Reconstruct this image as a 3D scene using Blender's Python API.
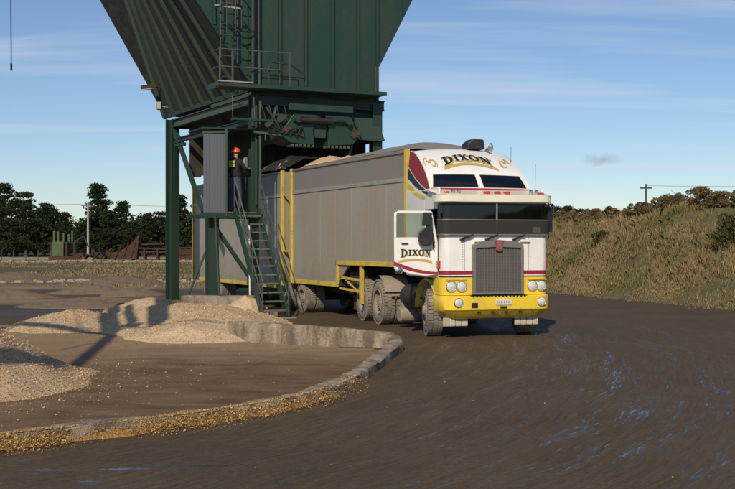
import bpy, math, random
import numpy as np
from mathutils import Vector, Matrix, Euler
R = math.radians
random.seed(7); RNG = np.random.default_rng(11)
for o in list(bpy.data.objects): bpy.data.objects.remove(o)
SC = bpy.context.scene
COL = SC.collection

# ---------------------------------------------------------------- camera, sky, sun, exposure
CAMH = 1.88
cam = bpy.data.cameras.new('camera'); cam.sensor_width = 36.0; cam.lens = 49.96
cam.clip_start = 0.1; cam.clip_end = 8000
camo = bpy.data.objects.new('camera', cam); COL.objects.link(camo)
camo.location = (0, 0, CAMH); camo.rotation_euler = (R(90), 0, 0)
SC.camera = camo
SUN_AZ = (-0.20, -0.98); SUN_EL = R(34)
w = bpy.data.worlds.new('World'); SC.world = w; w.use_nodes = True
nt = w.node_tree; nt.nodes.clear()
def wn(t, **k):
    n = nt.nodes.new(t)
    for a, b in k.items(): setattr(n, a, b)
    return n
sky = wn('ShaderNodeTexSky', sky_type='NISHITA', sun_disc=False)
sky.sun_elevation = SUN_EL; sky.sun_rotation = math.atan2(SUN_AZ[0], SUN_AZ[1])
sky.altitude = 10; sky.air_density = 1.0; sky.dust_density = 0.15; sky.ozone_density = 2.4
tc = wn('ShaderNodeTexCoord')
sep = wn('ShaderNodeSeparateXYZ'); nt.links.new(tc.outputs['Generated'], sep.inputs[0])
def wm(op, a, b=None, clamp=False):
    n = wn('ShaderNodeMath', operation=op, use_clamp=clamp)
    for i, v in enumerate((a, b)):
        if v is None: continue
        if isinstance(v, (int, float)): n.inputs[i].default_value = v
        else: nt.links.new(v, n.inputs[i])
    return n.outputs[0]
den = wm('ADD', wm('ABSOLUTE', sep.outputs[2]), 0.09)
cx = wm('DIVIDE', sep.outputs[0], den); cy = wm('DIVIDE', sep.outputs[1], den)
cmb = wn('ShaderNodeCombineXYZ'); nt.links.new(wm('MULTIPLY', wm('ADD', cx, wm('MULTIPLY', cy, 0.12)), 0.35), cmb.inputs[0]); nt.links.new(wm('MULTIPLY', cy, 1.5), cmb.inputs[1])
n1 = wn('ShaderNodeTexNoise'); n1.inputs['Scale'].default_value = 1.3; n1.inputs['Detail'].default_value = 7; n1.inputs['Roughness'].default_value = 0.55; n1.inputs['Distortion'].default_value = 0.25
nt.links.new(cmb.outputs[0], n1.inputs['Vector'])
cl = wn('ShaderNodeMapRange'); cl.inputs[1].default_value = 0.50; cl.inputs[2].default_value = 0.78; cl.inputs[3].default_value = 0.0; cl.inputs[4].default_value = 0.62
nt.links.new(n1.outputs[0], cl.inputs[0])
fade = wn('ShaderNodeMapRange'); fade.inputs[1].default_value = 0.0; fade.inputs[2].default_value = 0.07; nt.links.new(sep.outputs[2], fade.inputs[0])
mixc = wn('ShaderNodeMixRGB'); mixc.inputs[2].default_value = (7.6, 8.3, 9.6, 1)
nt.links.new(wm('MULTIPLY', cl.outputs[0], fade.outputs[0]), mixc.inputs[0]); tint = wn('ShaderNodeMixRGB', blend_type='MULTIPLY'); tint.inputs[0].default_value = 1; tint.inputs[2].default_value = (.93,1.0,1.12,1); nt.links.new(sky.outputs[0], tint.inputs[1]); nt.links.new(tint.outputs[0], mixc.inputs[1])
# one small grey cloud low over the bank
nz = wn('ShaderNodeTexNoise'); nz.inputs['Scale'].default_value = 42; nz.inputs['Detail'].default_value = 5; nt.links.new(tc.outputs['Generated'], nz.inputs['Vector'])
def puff(px, py, sx, sy, gain):
    v = Vector(((px-367.5)/1020, 1, (244.5-py)/1020)).normalized()
    ex = wm('DIVIDE', wm('SUBTRACT', sep.outputs[0], v.x), sx/1020); ez = wm('DIVIDE', wm('SUBTRACT', sep.outputs[2], v.z), sy/1020)
    d = wm('SQRT', wm('ADD', wm('MULTIPLY', ex, ex), wm('MULTIPLY', ez, ez)))
    d = wm('ADD', d, wm('MULTIPLY', wm('SUBTRACT', nz.outputs[0], .5), 2.4))
    return wm('MULTIPLY', wm('MULTIPLY', wm('SUBTRACT', 1.0, d, True), gain, True), wm('GREATER_THAN', sep.outputs[1], 0.0))
mix2 = wn('ShaderNodeMixRGB'); mix2.inputs[2].default_value = (4.6,5.2,6.4,1); nt.links.new(puff(603,160,17,7,.95), mix2.inputs[0]); nt.links.new(mixc.outputs[0], mix2.inputs[1])
mix3 = wn('ShaderNodeMixRGB'); mix3.inputs[2].default_value = (9.0,9.4,10.2,1); nt.links.new(puff(585,200,60,12,.5), mix3.inputs[0]); nt.links.new(mix2.outputs[0], mix3.inputs[1]); mixc = mix3
bg = wn('ShaderNodeBackground'); bg.inputs[1].default_value = 0.085
wo = wn('ShaderNodeOutputWorld')
nt.links.new(mixc.outputs[0], bg.inputs[0]); nt.links.new(bg.outputs[0], wo.inputs[0])
sl = bpy.data.lights.new('sun', 'SUN'); sl.energy = 3.95; sl.angle = R(0.55); sl.color = (1.0, 0.87, 0.68)
so = bpy.data.objects.new('sun', sl); COL.objects.link(so)
sd = Vector((SUN_AZ[0]*math.cos(SUN_EL), SUN_AZ[1]*math.cos(SUN_EL), math.sin(SUN_EL)))
so.rotation_euler = sd.to_track_quat('Z', 'Y').to_euler(); so.location = (-10, -30, 30)
SC.view_settings.view_transform = 'Standard'; SC.view_settings.look = 'None'
SC.view_settings.exposure = 0.0; SC.view_settings.gamma = 1.0; SC.view_settings.use_curve_mapping = False
SC.render.engine = 'CYCLES'

# ---------------------------------------------------------------- helpers
class MB:
    def __init__(s): s.v = []; s.f = []
    def add(s, vs, fs):
        b = len(s.v); s.v += [tuple(v) for v in vs]; s.f += [tuple(i+b for i in f) for f in fs]; return s
    def box(s, x0, x1, y0, y1, z0, z1):
        return s.add([(x0,y0,z0),(x1,y0,z0),(x1,y1,z0),(x0,y1,z0),(x0,y0,z1),(x1,y0,z1),(x1,y1,z1),(x0,y1,z1)],
                     [(0,3,2,1),(4,5,6,7),(0,1,5,4),(1,2,6,5),(2,3,7,6),(3,0,4,7)])
    def bar(s, p0, p1, a, b, up=(0,0,1)):
        p0 = Vector(p0); p1 = Vector(p1); d = (p1-p0).normalized(); u = Vector(up)
        if abs(d.dot(u)) > .97: u = Vector((1,0,0))
        x = d.cross(u).normalized(); y = x.cross(d)
        vs = []
        for p in (p0, p1):
            for i, j in ((-1,-1),(1,-1),(1,1),(-1,1)): vs.append(p + x*(i*a/2) + y*(j*b/2))
        return s.add(vs, [(0,1,2,3),(7,6,5,4),(0,4,5,1),(1,5,6,2),(2,6,7,3),(3,7,4,0)])
    def obar(s, p0, p1, xd, a, b):
        p0 = Vector(p0); p1 = Vector(p1); d = (p1-p0).normalized(); x = Vector(xd).normalized(); y = d.cross(x).normalized()
        vs = []
        for p in (p0, p1):
            for i, j in ((-1,-1),(1,-1),(1,1),(-1,1)): vs.append(p + x*(i*a/2) + y*(j*b/2))
        return s.add(vs, [(0,3,2,1),(4,5,6,7),(0,1,5,4),(1,2,6,5),(2,3,7,6),(3,0,4,7)])
    def tube(s, p0, p1, r, n=8, r1=None):
        return s.path([p0, p1], [r, r if r1 is None else r1], n)
    def path(s, pts, rad, n=8):
        pts = [Vector(p) for p in pts]
        if isinstance(rad, (int, float)): rad = [rad]*len(pts)
        vs = []; fs = []
        px = None
        for i, p in enumerate(pts):
            a = pts[max(i-1,0)]; b = pts[min(i+1,len(pts)-1)]; d = (b-a).normalized()
            u = Vector((0,0,1)) if abs(d.z) < .95 else Vector((1,0,0))
            x = d.cross(u).normalized() if px is None else (px - d*px.dot(d)).normalized()
            px = x; y = d.cross(x)
            for k in range(n):
                t = 2*math.pi*k/n; vs.append(p + (x*math.cos(t)+y*math.sin(t))*rad[i])
        for i in range(len(pts)-1):
            for k in range(n): fs.append((i*n+k, i*n+(k+1)%n, (i+1)*n+(k+1)%n, (i+1)*n+k))
        fs.append(tuple(range(n-1,-1,-1))); m = (len(pts)-1)*n; fs.append(tuple(range(m, m+n)))
        return s.add(vs, fs)
    def prism(s, poly, fn, t0, t1):
        """poly: 2D list, fn(a,b,t)->3D ; extruded between t0 and t1"""
        n = len(poly)
        vs = [fn(a,b,t0) for a,b in poly] + [fn(a,b,t1) for a,b in poly]
        return s.add(vs, [tuple(range(n-1,-1,-1)), tuple(range(n,2*n))] + [(i,(i+1)%n,n+(i+1)%n,n+i) for i in range(n)])
    def lathe(s, prof, c, axis='x', n=24, closed=False):
        vs = []; fs = []; c = Vector(c); m = len(prof)
        for k in range(n):
            t = 2*math.pi*k/n
            for a, r in prof:
                q = (a, r*math.cos(t), r*math.sin(t))
                if axis == 'x': p = Vector(q)
                elif axis == 'y': p = Vector((q[1], q[0], q[2]))
                else: p = Vector((q[1], q[2], q[0]))
                vs.append(c+p)
        for k in range(n):
            for j in range(m if closed else m-1):
                j2 = (j+1) % m; fs.append((k*m+j, k*m+j2, ((k+1)%n)*m+j2, ((k+1)%n)*m+j))
        return s.add(vs, fs)
    def grid(s, fn, nu, nv):
        vs = [fn(i/nu, j/nv) for j in range(nv+1) for i in range(nu+1)]
        fs = [(j*(nu+1)+i, j*(nu+1)+i+1, (j+1)*(nu+1)+i+1, (j+1)*(nu+1)+i) for j in range(nv) for i in range(nu)]
        return s.add(vs, fs)
    def build(s, name, m, parent=None, smooth=0, bevel=0, kind=None, label=None):
        me = bpy.data.meshes.new(name); me.from_pydata([tuple(v) for v in s.v], [], s.f)
        return link(name, me, m, parent, smooth, bevel, kind, label)
def link(name, me, m, parent=None, smooth=0, bevel=0, kind=None, label=None):
    if m is not None and not me.materials: me.materials.append(m)
    me.validate(); me.update()
    if smooth:
        me.polygons.foreach_set('use_smooth', [True]*len(me.polygons))
        if smooth < 180:
            try: me.set_sharp_from_angle(angle=R(smooth))
            except Exception: pass
    o = bpy.data.objects.new(name, me); COL.objects.link(o)
    if parent is not None: o.parent = parent
    if bevel:
        b = o.modifiers.new('bevel', 'BEVEL'); b.width = bevel; b.segments = 2; b.limit_method = 'ANGLE'; b.angle_limit = R(35)
        b.harden_normals = False
    if kind: o['kind'] = kind
    if label: o['label'] = label
    return o
def npmesh(name, V, F, m, parent=None, smooth=0, kind=None):
    """V (n,3) float array, F (k,m) int array of equal-size faces"""
    V = np.asarray(V, np.float32); F = np.asarray(F, np.int32)
    me = bpy.data.meshes.new(name); k, q = F.shape
    me.vertices.add(len(V)); me.vertices.foreach_set('co', V.ravel())
    me.loops.add(k*q); me.loops.foreach_set('vertex_index', F.ravel())
    me.polygons.add(k); me.polygons.foreach_set('loop_start', np.arange(0, k*q, q, dtype=np.int32))
    me.polygons.foreach_set('loop_total', np.full(k, q, np.int32))
    me.update(calc_edges=True)
    return link(name, me, m, parent, smooth, 0, kind)
def thing(name, label, cat, loc=(0,0,0), rz=0, group=None):
    o = bpy.data.objects.new(name, None); COL.objects.link(o); o.location = loc; o.rotation_euler = (0,0,rz)
    o.empty_display_size = .3
    return tag(o, label, cat, group)
def tag(o, label, cat, group=None, kind=None):
    o['label'] = label; o['category'] = cat
    if group: o['group'] = group
    if kind: o['kind'] = kind
    return o
def copy_tree(o, parent=None):
    c = o.copy(); COL.objects.link(c); c.parent = parent
    for ch in [x for x in bpy.data.objects if x.parent == o]: copy_tree(ch, c)
    return c
def share(src, parent, loc=None, rot=None, scale=None):
    c = src.copy(); COL.objects.link(c); c.parent = parent
    if loc is not None: c.location = loc
    if rot is not None: c.rotation_euler = rot
    if scale is not None: c.scale = scale
    return c
def PX(x, y, D):        # ground-truthing helper: a photo sight line at distance D -> a world point
    return Vector(((x-367.5)/1020*D, D, CAMH + (244.5-y)/1020*D))
# value noise for geometry
def vnoise(x, y, seed=0):
    x = np.asarray(x, float); y = np.asarray(y, float)
    xi = np.floor(x).astype(np.int64); yi = np.floor(y).astype(np.int64); xf = x-xi; yf = y-yi
    def h(a, b):
        n = (a*374761393 + b*668265263 + seed*974634777) & 0xffffffff
        n = ((n ^ (n >> 13))*1274126177) & 0xffffffff
        return ((n ^ (n >> 16)) & 0xffff)/65535.0
    u = xf*xf*(3-2*xf); v = yf*yf*(3-2*yf)
    return (h(xi,yi)*(1-u)+h(xi+1,yi)*u)*(1-v) + (h(xi,yi+1)*(1-u)+h(xi+1,yi+1)*u)*v
def fbm(x, y, o=4, seed=0):
    t = 0; a = .5
    for i in range(o): t = t + a*vnoise(x*2**i, y*2**i, seed+i); a *= .5
    return t

# ---------------------------------------------------------------- materials
class NT:
    def __init__(s, name):
        s.m = bpy.data.materials.new(name); s.m.use_nodes = True; s.t = s.m.node_tree; s.t.nodes.clear()
        s.out = s.t.nodes.new('ShaderNodeOutputMaterial')
    def n(s, t, **k):
        nd = s.t.nodes.new(t)
        for a, b in k.items():
            if a == 'i':
                for kk, vv in b.items(): s.set(nd.inputs[kk], vv)
            else: setattr(nd, a, b)
        return nd
    def set(s, sock, v):
        if isinstance(v, bpy.types.NodeSocket): s.t.links.new(v, sock)
        elif isinstance(v, tuple) and len(v) == 3 and sock.type == 'RGBA': sock.default_value = (*v, 1)
        else: sock.default_value = v
    def math(s, op, a, b=0.0, clamp=False):
        nd = s.n('ShaderNodeMath', operation=op, use_clamp=clamp); s.set(nd.inputs[0], a); s.set(nd.inputs[1], b); return nd.outputs[0]
    def mix(s, f, a, b, mode='MIX'):
        nd = s.n('ShaderNodeMixRGB', blend_type=mode); s.set(nd.inputs[0], f); s.set(nd.inputs[1], a); s.set(nd.inputs[2], b); return nd.outputs[0]
    def rng(s, v, a, b, c=0.0, d=1.0):
        nd = s.n('ShaderNodeMapRange'); s.set(nd.inputs[0], v)
        for i, q in enumerate((a,b,c,d)): s.set(nd.inputs[i+1], q)
        return nd.outputs[0]
    def noise(s, vec, sc, det=4, rough=.55, dist=0.0):
        nd = s.n('ShaderNodeTexNoise', i={'Scale': sc, 'Detail': det, 'Roughness': rough, 'Distortion': dist})
        if vec is not None: s.t.links.new(vec, nd.inputs['Vector'])
        return nd.outputs['Fac']
    def coord(s, which='Object'): return s.n('ShaderNodeTexCoord').outputs[which]
    def pos(s): return s.n('ShaderNodeNewGeometry').outputs['Position']
    def scale(s, v, xyz):
        nd = s.n('ShaderNodeVectorMath', operation='MULTIPLY'); s.t.links.new(v, nd.inputs[0]); nd.inputs[1].default_value = xyz; return nd.outputs[0]
    def xyz(s, v):
        nd = s.n('ShaderNodeSeparateXYZ'); s.t.links.new(v, nd.inputs[0]); return nd.outputs
    def cmb(s, x, y, z=0.0):
        nd = s.n('ShaderNodeCombineXYZ'); s.set(nd.inputs[0], x); s.set(nd.inputs[1], y); s.set(nd.inputs[2], z); return nd.outputs[0]
    def bump(s, h, st=.3, dist=.02):
        return s.n('ShaderNodeBump', i={'Height': h, 'Strength': st, 'Distance': dist}).outputs[0]
    def princ(s, col, rough=.6, metal=0.0, nrm=None, spec=.5, **k):
        b = s.n('ShaderNodeBsdfPrincipled'); s.set(b.inputs['Base Color'], col); s.set(b.inputs['Roughness'], rough); s.set(b.inputs['Metallic'], metal)
        s.set(b.inputs['Specular IOR Level'], spec)
        for kk, vv in k.items(): s.set(b.inputs[kk.replace('_', ' ')], vv)
        if nrm is not None: s.t.links.new(nrm, b.inputs['Normal'])
        s.t.links.new(b.outputs[0], s.out.inputs[0]); return b
def worn(name, col, dirt=(.10,.085,.065), amt=.4, rough=.5, metal=0.0, sc=3.0, bump=.15, coat=0.0, lo=.45, hi=.75, streak=False, var=.12, splash=None):
    """painted/metal surface with grime patches and slight tone variation"""
    t = NT(name); p = t.pos()
    q = t.scale(p, (1,1,.25)) if streak else p
    a = t.noise(q, sc, 6, .65); b = t.noise(p, sc*9, 3, .6)
    f = t.math('MULTIPLY', t.rng(t.math('ADD', a, t.math('MULTIPLY', t.math('SUBTRACT', b, .5), .35)), lo, hi), amt)
    c = t.mix(t.math('MULTIPLY', t.noise(p, sc*.4, 3), var*2), col, tuple(x*(1-var*2) for x in col))
    c = t.mix(f, c, dirt)
    if splash:      # thrown-up mud: blotchy, thinning out with height
        z0, z1, am, mc = splash; zz = t.xyz(p)[2]
        sp = t.math('ADD', t.noise(p, 2.3, 6, .7), t.math('MULTIPLY', t.math('SUBTRACT', t.noise(p, 22, 4, .7), .5), .9))
        g = t.math('MULTIPLY', t.rng(t.math('SUBTRACT', sp, t.rng(zz, z0, z1, 0.0, .55)), .28, .62), am, True)
        c = t.mix(g, c, mc); f = t.math('MAXIMUM', f, g)
    r = t.math('ADD', rough, t.math('MULTIPLY', f, .4), True)
    t.princ(c, r, metal, t.bump(b, bump, .01) if bump else None, Coat_Weight=coat)
    return t.m
M = {}
M['white'] = worn('white_paint', (.80,.79,.77), dirt=(.50,.45,.37), amt=.30, rough=.28, sc=2.5, bump=.03, coat=.3, var=.03, splash=(.9,2.2,.45,(.40,.33,.24)))
M['cream'] = worn('cream_paint', (.78,.72,.58), amt=.15, rough=.3, sc=3, bump=.03, var=.03)
M['yellow'] = worn('yellow_paint', (.78,.55,.035), dirt=(.34,.25,.11), amt=.4, rough=.33, sc=2.2, bump=.04, coat=.2, var=.05, splash=(.25,1.0,.75,(.20,.155,.10)))
M['yellow_dirty'] = worn('dirty_yellow_paint', (.60,.44,.06), amt=.6, rough=.5, sc=4, bump=.1)
M['red'] = worn('red_paint', (.30,.018,.03), amt=.12, rough=.3, sc=3, bump=.03, var=.05)
M['navy'] = worn('navy_paint', (.016,.022,.045), amt=.12, rough=.3, sc=3, bump=.03)
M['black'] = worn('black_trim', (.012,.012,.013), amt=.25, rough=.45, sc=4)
M['gold'] = worn('gold_lettering', (.50,.37,.10), amt=.05, rough=.4, sc=5, bump=0)
M['chrome'] = worn('chrome', (.72,.71,.69), amt=.3, rough=.18, metal=1.0, sc=4, bump=.03)
M['steel'] = worn('dull_steel', (.28,.27,.25), amt=.4, rough=.5, metal=.6, sc=4)
M['green'] = worn('dark_green_paint', (.0105,.040,.026), dirt=(.035,.038,.028), amt=.5, rough=.45, sc=1.2, streak=True, bump=.08, var=.2)
M['green_dk'] = worn('grimy_green_paint', (.014,.042,.032), dirt=(.05,.038,.026), amt=.7, rough=.6, sc=2.0, streak=True, bump=.12, var=.2)
M['bin_slope'] = worn('dusty_green_sheet', (.020,.036,.026), dirt=(.055,.050,.036), amt=.6, rough=.7, sc=1.5, streak=True, bump=.15, var=.2)
M['greypanel'] = worn('grey_sheet', (.11,.125,.155), dirt=(.12,.11,.10), amt=.3, rough=.6, sc=2, streak=True)
M['rail'] = worn('walkway_steel', (.06,.075,.065), amt=.4, rough=.55, sc=5)
M['tread'] = worn('worn_tread_steel', (.10,.10,.085), dirt=(.24,.19,.13), amt=.8, rough=.6, sc=4)
M['alu'] = worn('trailer_aluminium', (.375,.345,.295), dirt=(.29,.23,.16), amt=.75, rough=.45, metal=.25, sc=1.1, streak=True, bump=.05, var=.12, lo=.4, hi=.8, splash=(.6,2.4,.6,(.22,.175,.125)))
M['alu_top'] = worn('trailer_top_sheet', (.24,.228,.21), dirt=(.24,.20,.155), amt=.5, rough=.5, metal=.2, sc=1.3, streak=True, bump=.05)
M['alu_trim'] = worn('trailer_trim', (.42,.40,.37), amt=.4, rough=.4, metal=.4, sc=2)
M['tarp'] = worn('grey_tarpaulin', (.20,.19,.165), dirt=(.22,.18,.13), amt=.5, rough=.75, sc=1.8, bump=.3)
M['chassis'] = worn('chassis_black', (.02,.018,.016), dirt=(.09,.075,.06), amt=.7, rough=.75, sc=3)
M['mudtyre'] = worn('muddy_tyre', (.17,.145,.115), dirt=(.30,.26,.21), amt=.9, rough=.95, sc=5, bump=.6, lo=.35, hi=.65)
M['mudrim'] = worn('muddy_rim', (.27,.225,.17), dirt=(.36,.305,.235), amt=.8, rough=.9, sc=6, bump=.4)
M['concrete'] = worn('old_concrete', (.37,.32,.25), dirt=(.10,.075,.052), amt=.9, rough=.95, sc=3.4, bump=.9, lo=.40, hi=.66, var=.25, streak=True)
M['lampred'] = worn('red_lens', (.42,.045,.02), amt=.1, rough=.2, bump=0)
M['grille'] = worn('grille_mesh', (.17,.16,.145), amt=.4, rough=.55, metal=.2, sc=8)
M['rust'] = worn('rusty_steel', (.070,.033,.02), dirt=(.035,.024,.018), amt=.8, rough=.9, sc=1.5, bump=.3, var=.2)
M['oldgreen'] = worn('faded_green_machine', (.075,.115,.05), dirt=(.08,.06,.035), amt=.8, rough=.8, sc=1.0)
M['pole'] = worn('pole_concrete', (.42,.41,.38), amt=.3, rough=.8, sc=2)
M['poledark'] = worn('pole_timber', (.08,.07,.06), amt=.3, rough=.9, sc=2)
M['orange'] = worn('orange_helmet', (.80,.075,.015), amt=.1, rough=.3, bump=0, coat=.3)
M['hivis'] = worn('faded_hivis_print', (.42,.46,.10), amt=.3, rough=.8, sc=12, bump=0)
M['jacket'] = worn('black_cloth', (.014,.014,.015), amt=.2, rough=.95, sc=10, bump=.4)
M['jeans'] = worn('denim', (.045,.06,.10), amt=.2, rough=.95, sc=10, bump=.4)
M['skin'] = worn('skin', (.42,.22,.15), amt=.1, rough=.55, bump=.05)
M['boots'] = worn('boots', (.05,.032,.022), amt=.5, rough=.8, sc=8)
M['bark'] = worn('bark', (.045,.035,.027), amt=.4, rough=.95, sc=3, bump=.6)
M['seat'] = worn('seat_cloth', (.04,.04,.045), amt=.1, rough=.9)
M['stone'] = worn('pale_rubble', (.28,.24,.18), dirt=(.15,.12,.08), amt=.8, rough=.95, sc=1.0, bump=.4)
def glass(name, tint, refl=1.0):
    t = NT(name)
    fr = t.n('ShaderNodeFresnel', i={'IOR': 1.5}).outputs[0]
    tr = t.n('ShaderNodeBsdfTransparent', i={'Color': tint}); gl = t.n('ShaderNodeBsdfGlossy', i={'Color': (.9,.95,1), 'Roughness': .03})
    mx = t.n('ShaderNodeMixShader'); t.set(mx.inputs[0], t.math('MULTIPLY', fr, refl, True)); t.t.links.new(tr.outputs[0], mx.inputs[1]); t.t.links.new(gl.outputs[0], mx.inputs[2])
    t.t.links.new(mx.outputs[0], t.out.inputs[0]); return t.m
M['glass'] = glass('windscreen_glass', (.30,.36,.43))
M['glass_dark'] = NT('tinted_glass'); _t = M['glass_dark']; _t.princ((.004,.006,.012), .06, 0, None, .6); M['glass_dark'] = _t.m
M['glass_door'] = glass('door_glass', (.72,.78,.72))
M['guard'] = NT('stone_guard'); _t = M['guard']
_mx = _t.n('ShaderNodeMixShader', i={0: .30}); _a = _t.n('ShaderNodeBsdfTransparent', i={'Color': (.7,.7,.7)}); _b = _t.n('ShaderNodeBsdfPrincipled', i={'Base Color': (.10,.095,.085), 'Roughness': .35})
_t.t.links.new(_a.outputs[0], _mx.inputs[1]); _t.t.links.new(_b.outputs[0], _mx.inputs[2]); _t.t.links.new(_mx.outputs[0], _t.out.inputs[0]); M['guard'] = _t.m
_t = NT('lamp_lens'); _t.princ((.70,.70,.68), .15, .2, None, .7); M['lens'] = _t.m
# wood chips
def chipmat(name, a, b, c, sc=28, grey=.0):
    t = NT(name); p = t.pos()
    v = t.n('ShaderNodeTexVoronoi', i={'Scale': sc}); t.t.links.new(p, v.inputs['Vector'])
    n = t.noise(p, 1.6, 5, .6)
    vc = t.xyz(v.outputs['Color'])
    col = t.mix(t.rng(n, .35, .7), a, b); col = t.mix(t.math('MULTIPLY', vc[0], .55), col, c)
    col = t.mix(t.math('MULTIPLY', t.rng(t.noise(p, sc*2.2, 2, .5), .5, .75), .45), col, (.12,.075,.035))
    t.princ(col, .9, 0, t.bump(t.math('ADD', v.outputs['Distance'], t.noise(p, sc*2.5, 3)), .55, .03), .2)
    return t.m
M['chips'] = chipmat('wood_chips', (.52,.37,.215), (.42,.29,.16), (.66,.52,.34))
M['sawdust'] = chipmat('pale_wood_chips', (.58,.43,.275), (.46,.325,.195), (.68,.54,.37), 30)
M['greychips'] = chipmat('weathered_chips', (.44,.32,.20), (.46,.31,.165), (.56,.44,.30), 18)
def flakemat(name, cols):
    t = NT(name); r = t.n('ShaderNodeNewGeometry').outputs['Random Per Island']
    c = t.n('ShaderNodeValToRGB'); t.t.links.new(r, c.inputs[0]); e = c.color_ramp.elements
    while len(e) < len(cols): e.new(.5)
    for i, q in enumerate(cols): e[i].position = i/(len(cols)-1); e[i].color = (*q, 1)
    t.princ(c.outputs[0], .8, 0, None, .25); return t.m
M['flake'] = flakemat('loose_chips', [(.32,.20,.09),(.54,.38,.19),(.64,.49,.29),(.42,.28,.13),(.68,.55,.37)])
M['flake_gold'] = flakemat('golden_chips', [(.22,.11,.03),(.48,.28,.085),(.60,.44,.19),(.28,.14,.04),(.58,.38,.13)])
def leafmat(name, cols, trans=.25, posn=None):
    t = NT(name); r = t.n('ShaderNodeNewGeometry').outputs['Random Per Island']
    c = t.n('ShaderNodeValToRGB'); e = c.color_ramp.elements
    while len(e) < len(cols): e.new(.5)
    for i, q in enumerate(cols): e[i].position = i/(len(cols)-1); e[i].color = (*q, 1)
    if posn:
        n = t.rng(t.noise(t.pos(), posn, 4, .6), .34, .66)
        f = t.math('ADD', t.math('MULTIPLY', r, .34), t.math('ADD', .06, t.math('MULTIPLY', n, .66)), True)
    else: f = r
    t.t.links.new(f, c.inputs[0])
    d = t.n('ShaderNodeBsdfDiffuse'); t.t.links.new(c.outputs[0], d.inputs[0])
    tr = t.n('ShaderNodeBsdfTranslucent'); t.t.links.new(c.outputs[0], tr.inputs[0])
    mx = t.n('ShaderNodeMixShader', i={0: trans}); t.t.links.new(d.outputs[0], mx.inputs[1]); t.t.links.new(tr.outputs[0], mx.inputs[2])
    t.t.links.new(mx.outputs[0], t.out.inputs[0]); return t.m
M['pine'] = leafmat('pine_needles', [(.016,.026,.013),(.030,.044,.020),(.05,.06,.028)], .15)
M['far_leaf'] = leafmat('far_foliage', [(.020,.030,.024),(.035,.045,.030)], .1)
M['gorse'] = leafmat('dry_gorse', [(.10,.07,.032),(.18,.125,.06),(.24,.165,.08),(.11,.10,.045)], .2)
M['gorse_green'] = leafmat('green_bush', [(.035,.05,.018),(.075,.085,.03),(.11,.09,.04)], .2)
M['grass'] = leafmat('bank_grass', [(.075,.13,.032),(.12,.17,.046),(.19,.21,.075),(.38,.29,.14),(.45,.34,.19),(.38,.26,.15),(.48,.38,.22)], .3, .30)
M['drygrass'] = leafmat('dry_field_grass', [(.25,.19,.10),(.34,.265,.14),(.20,.165,.08),(.42,.34,.20)], .3)
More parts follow.
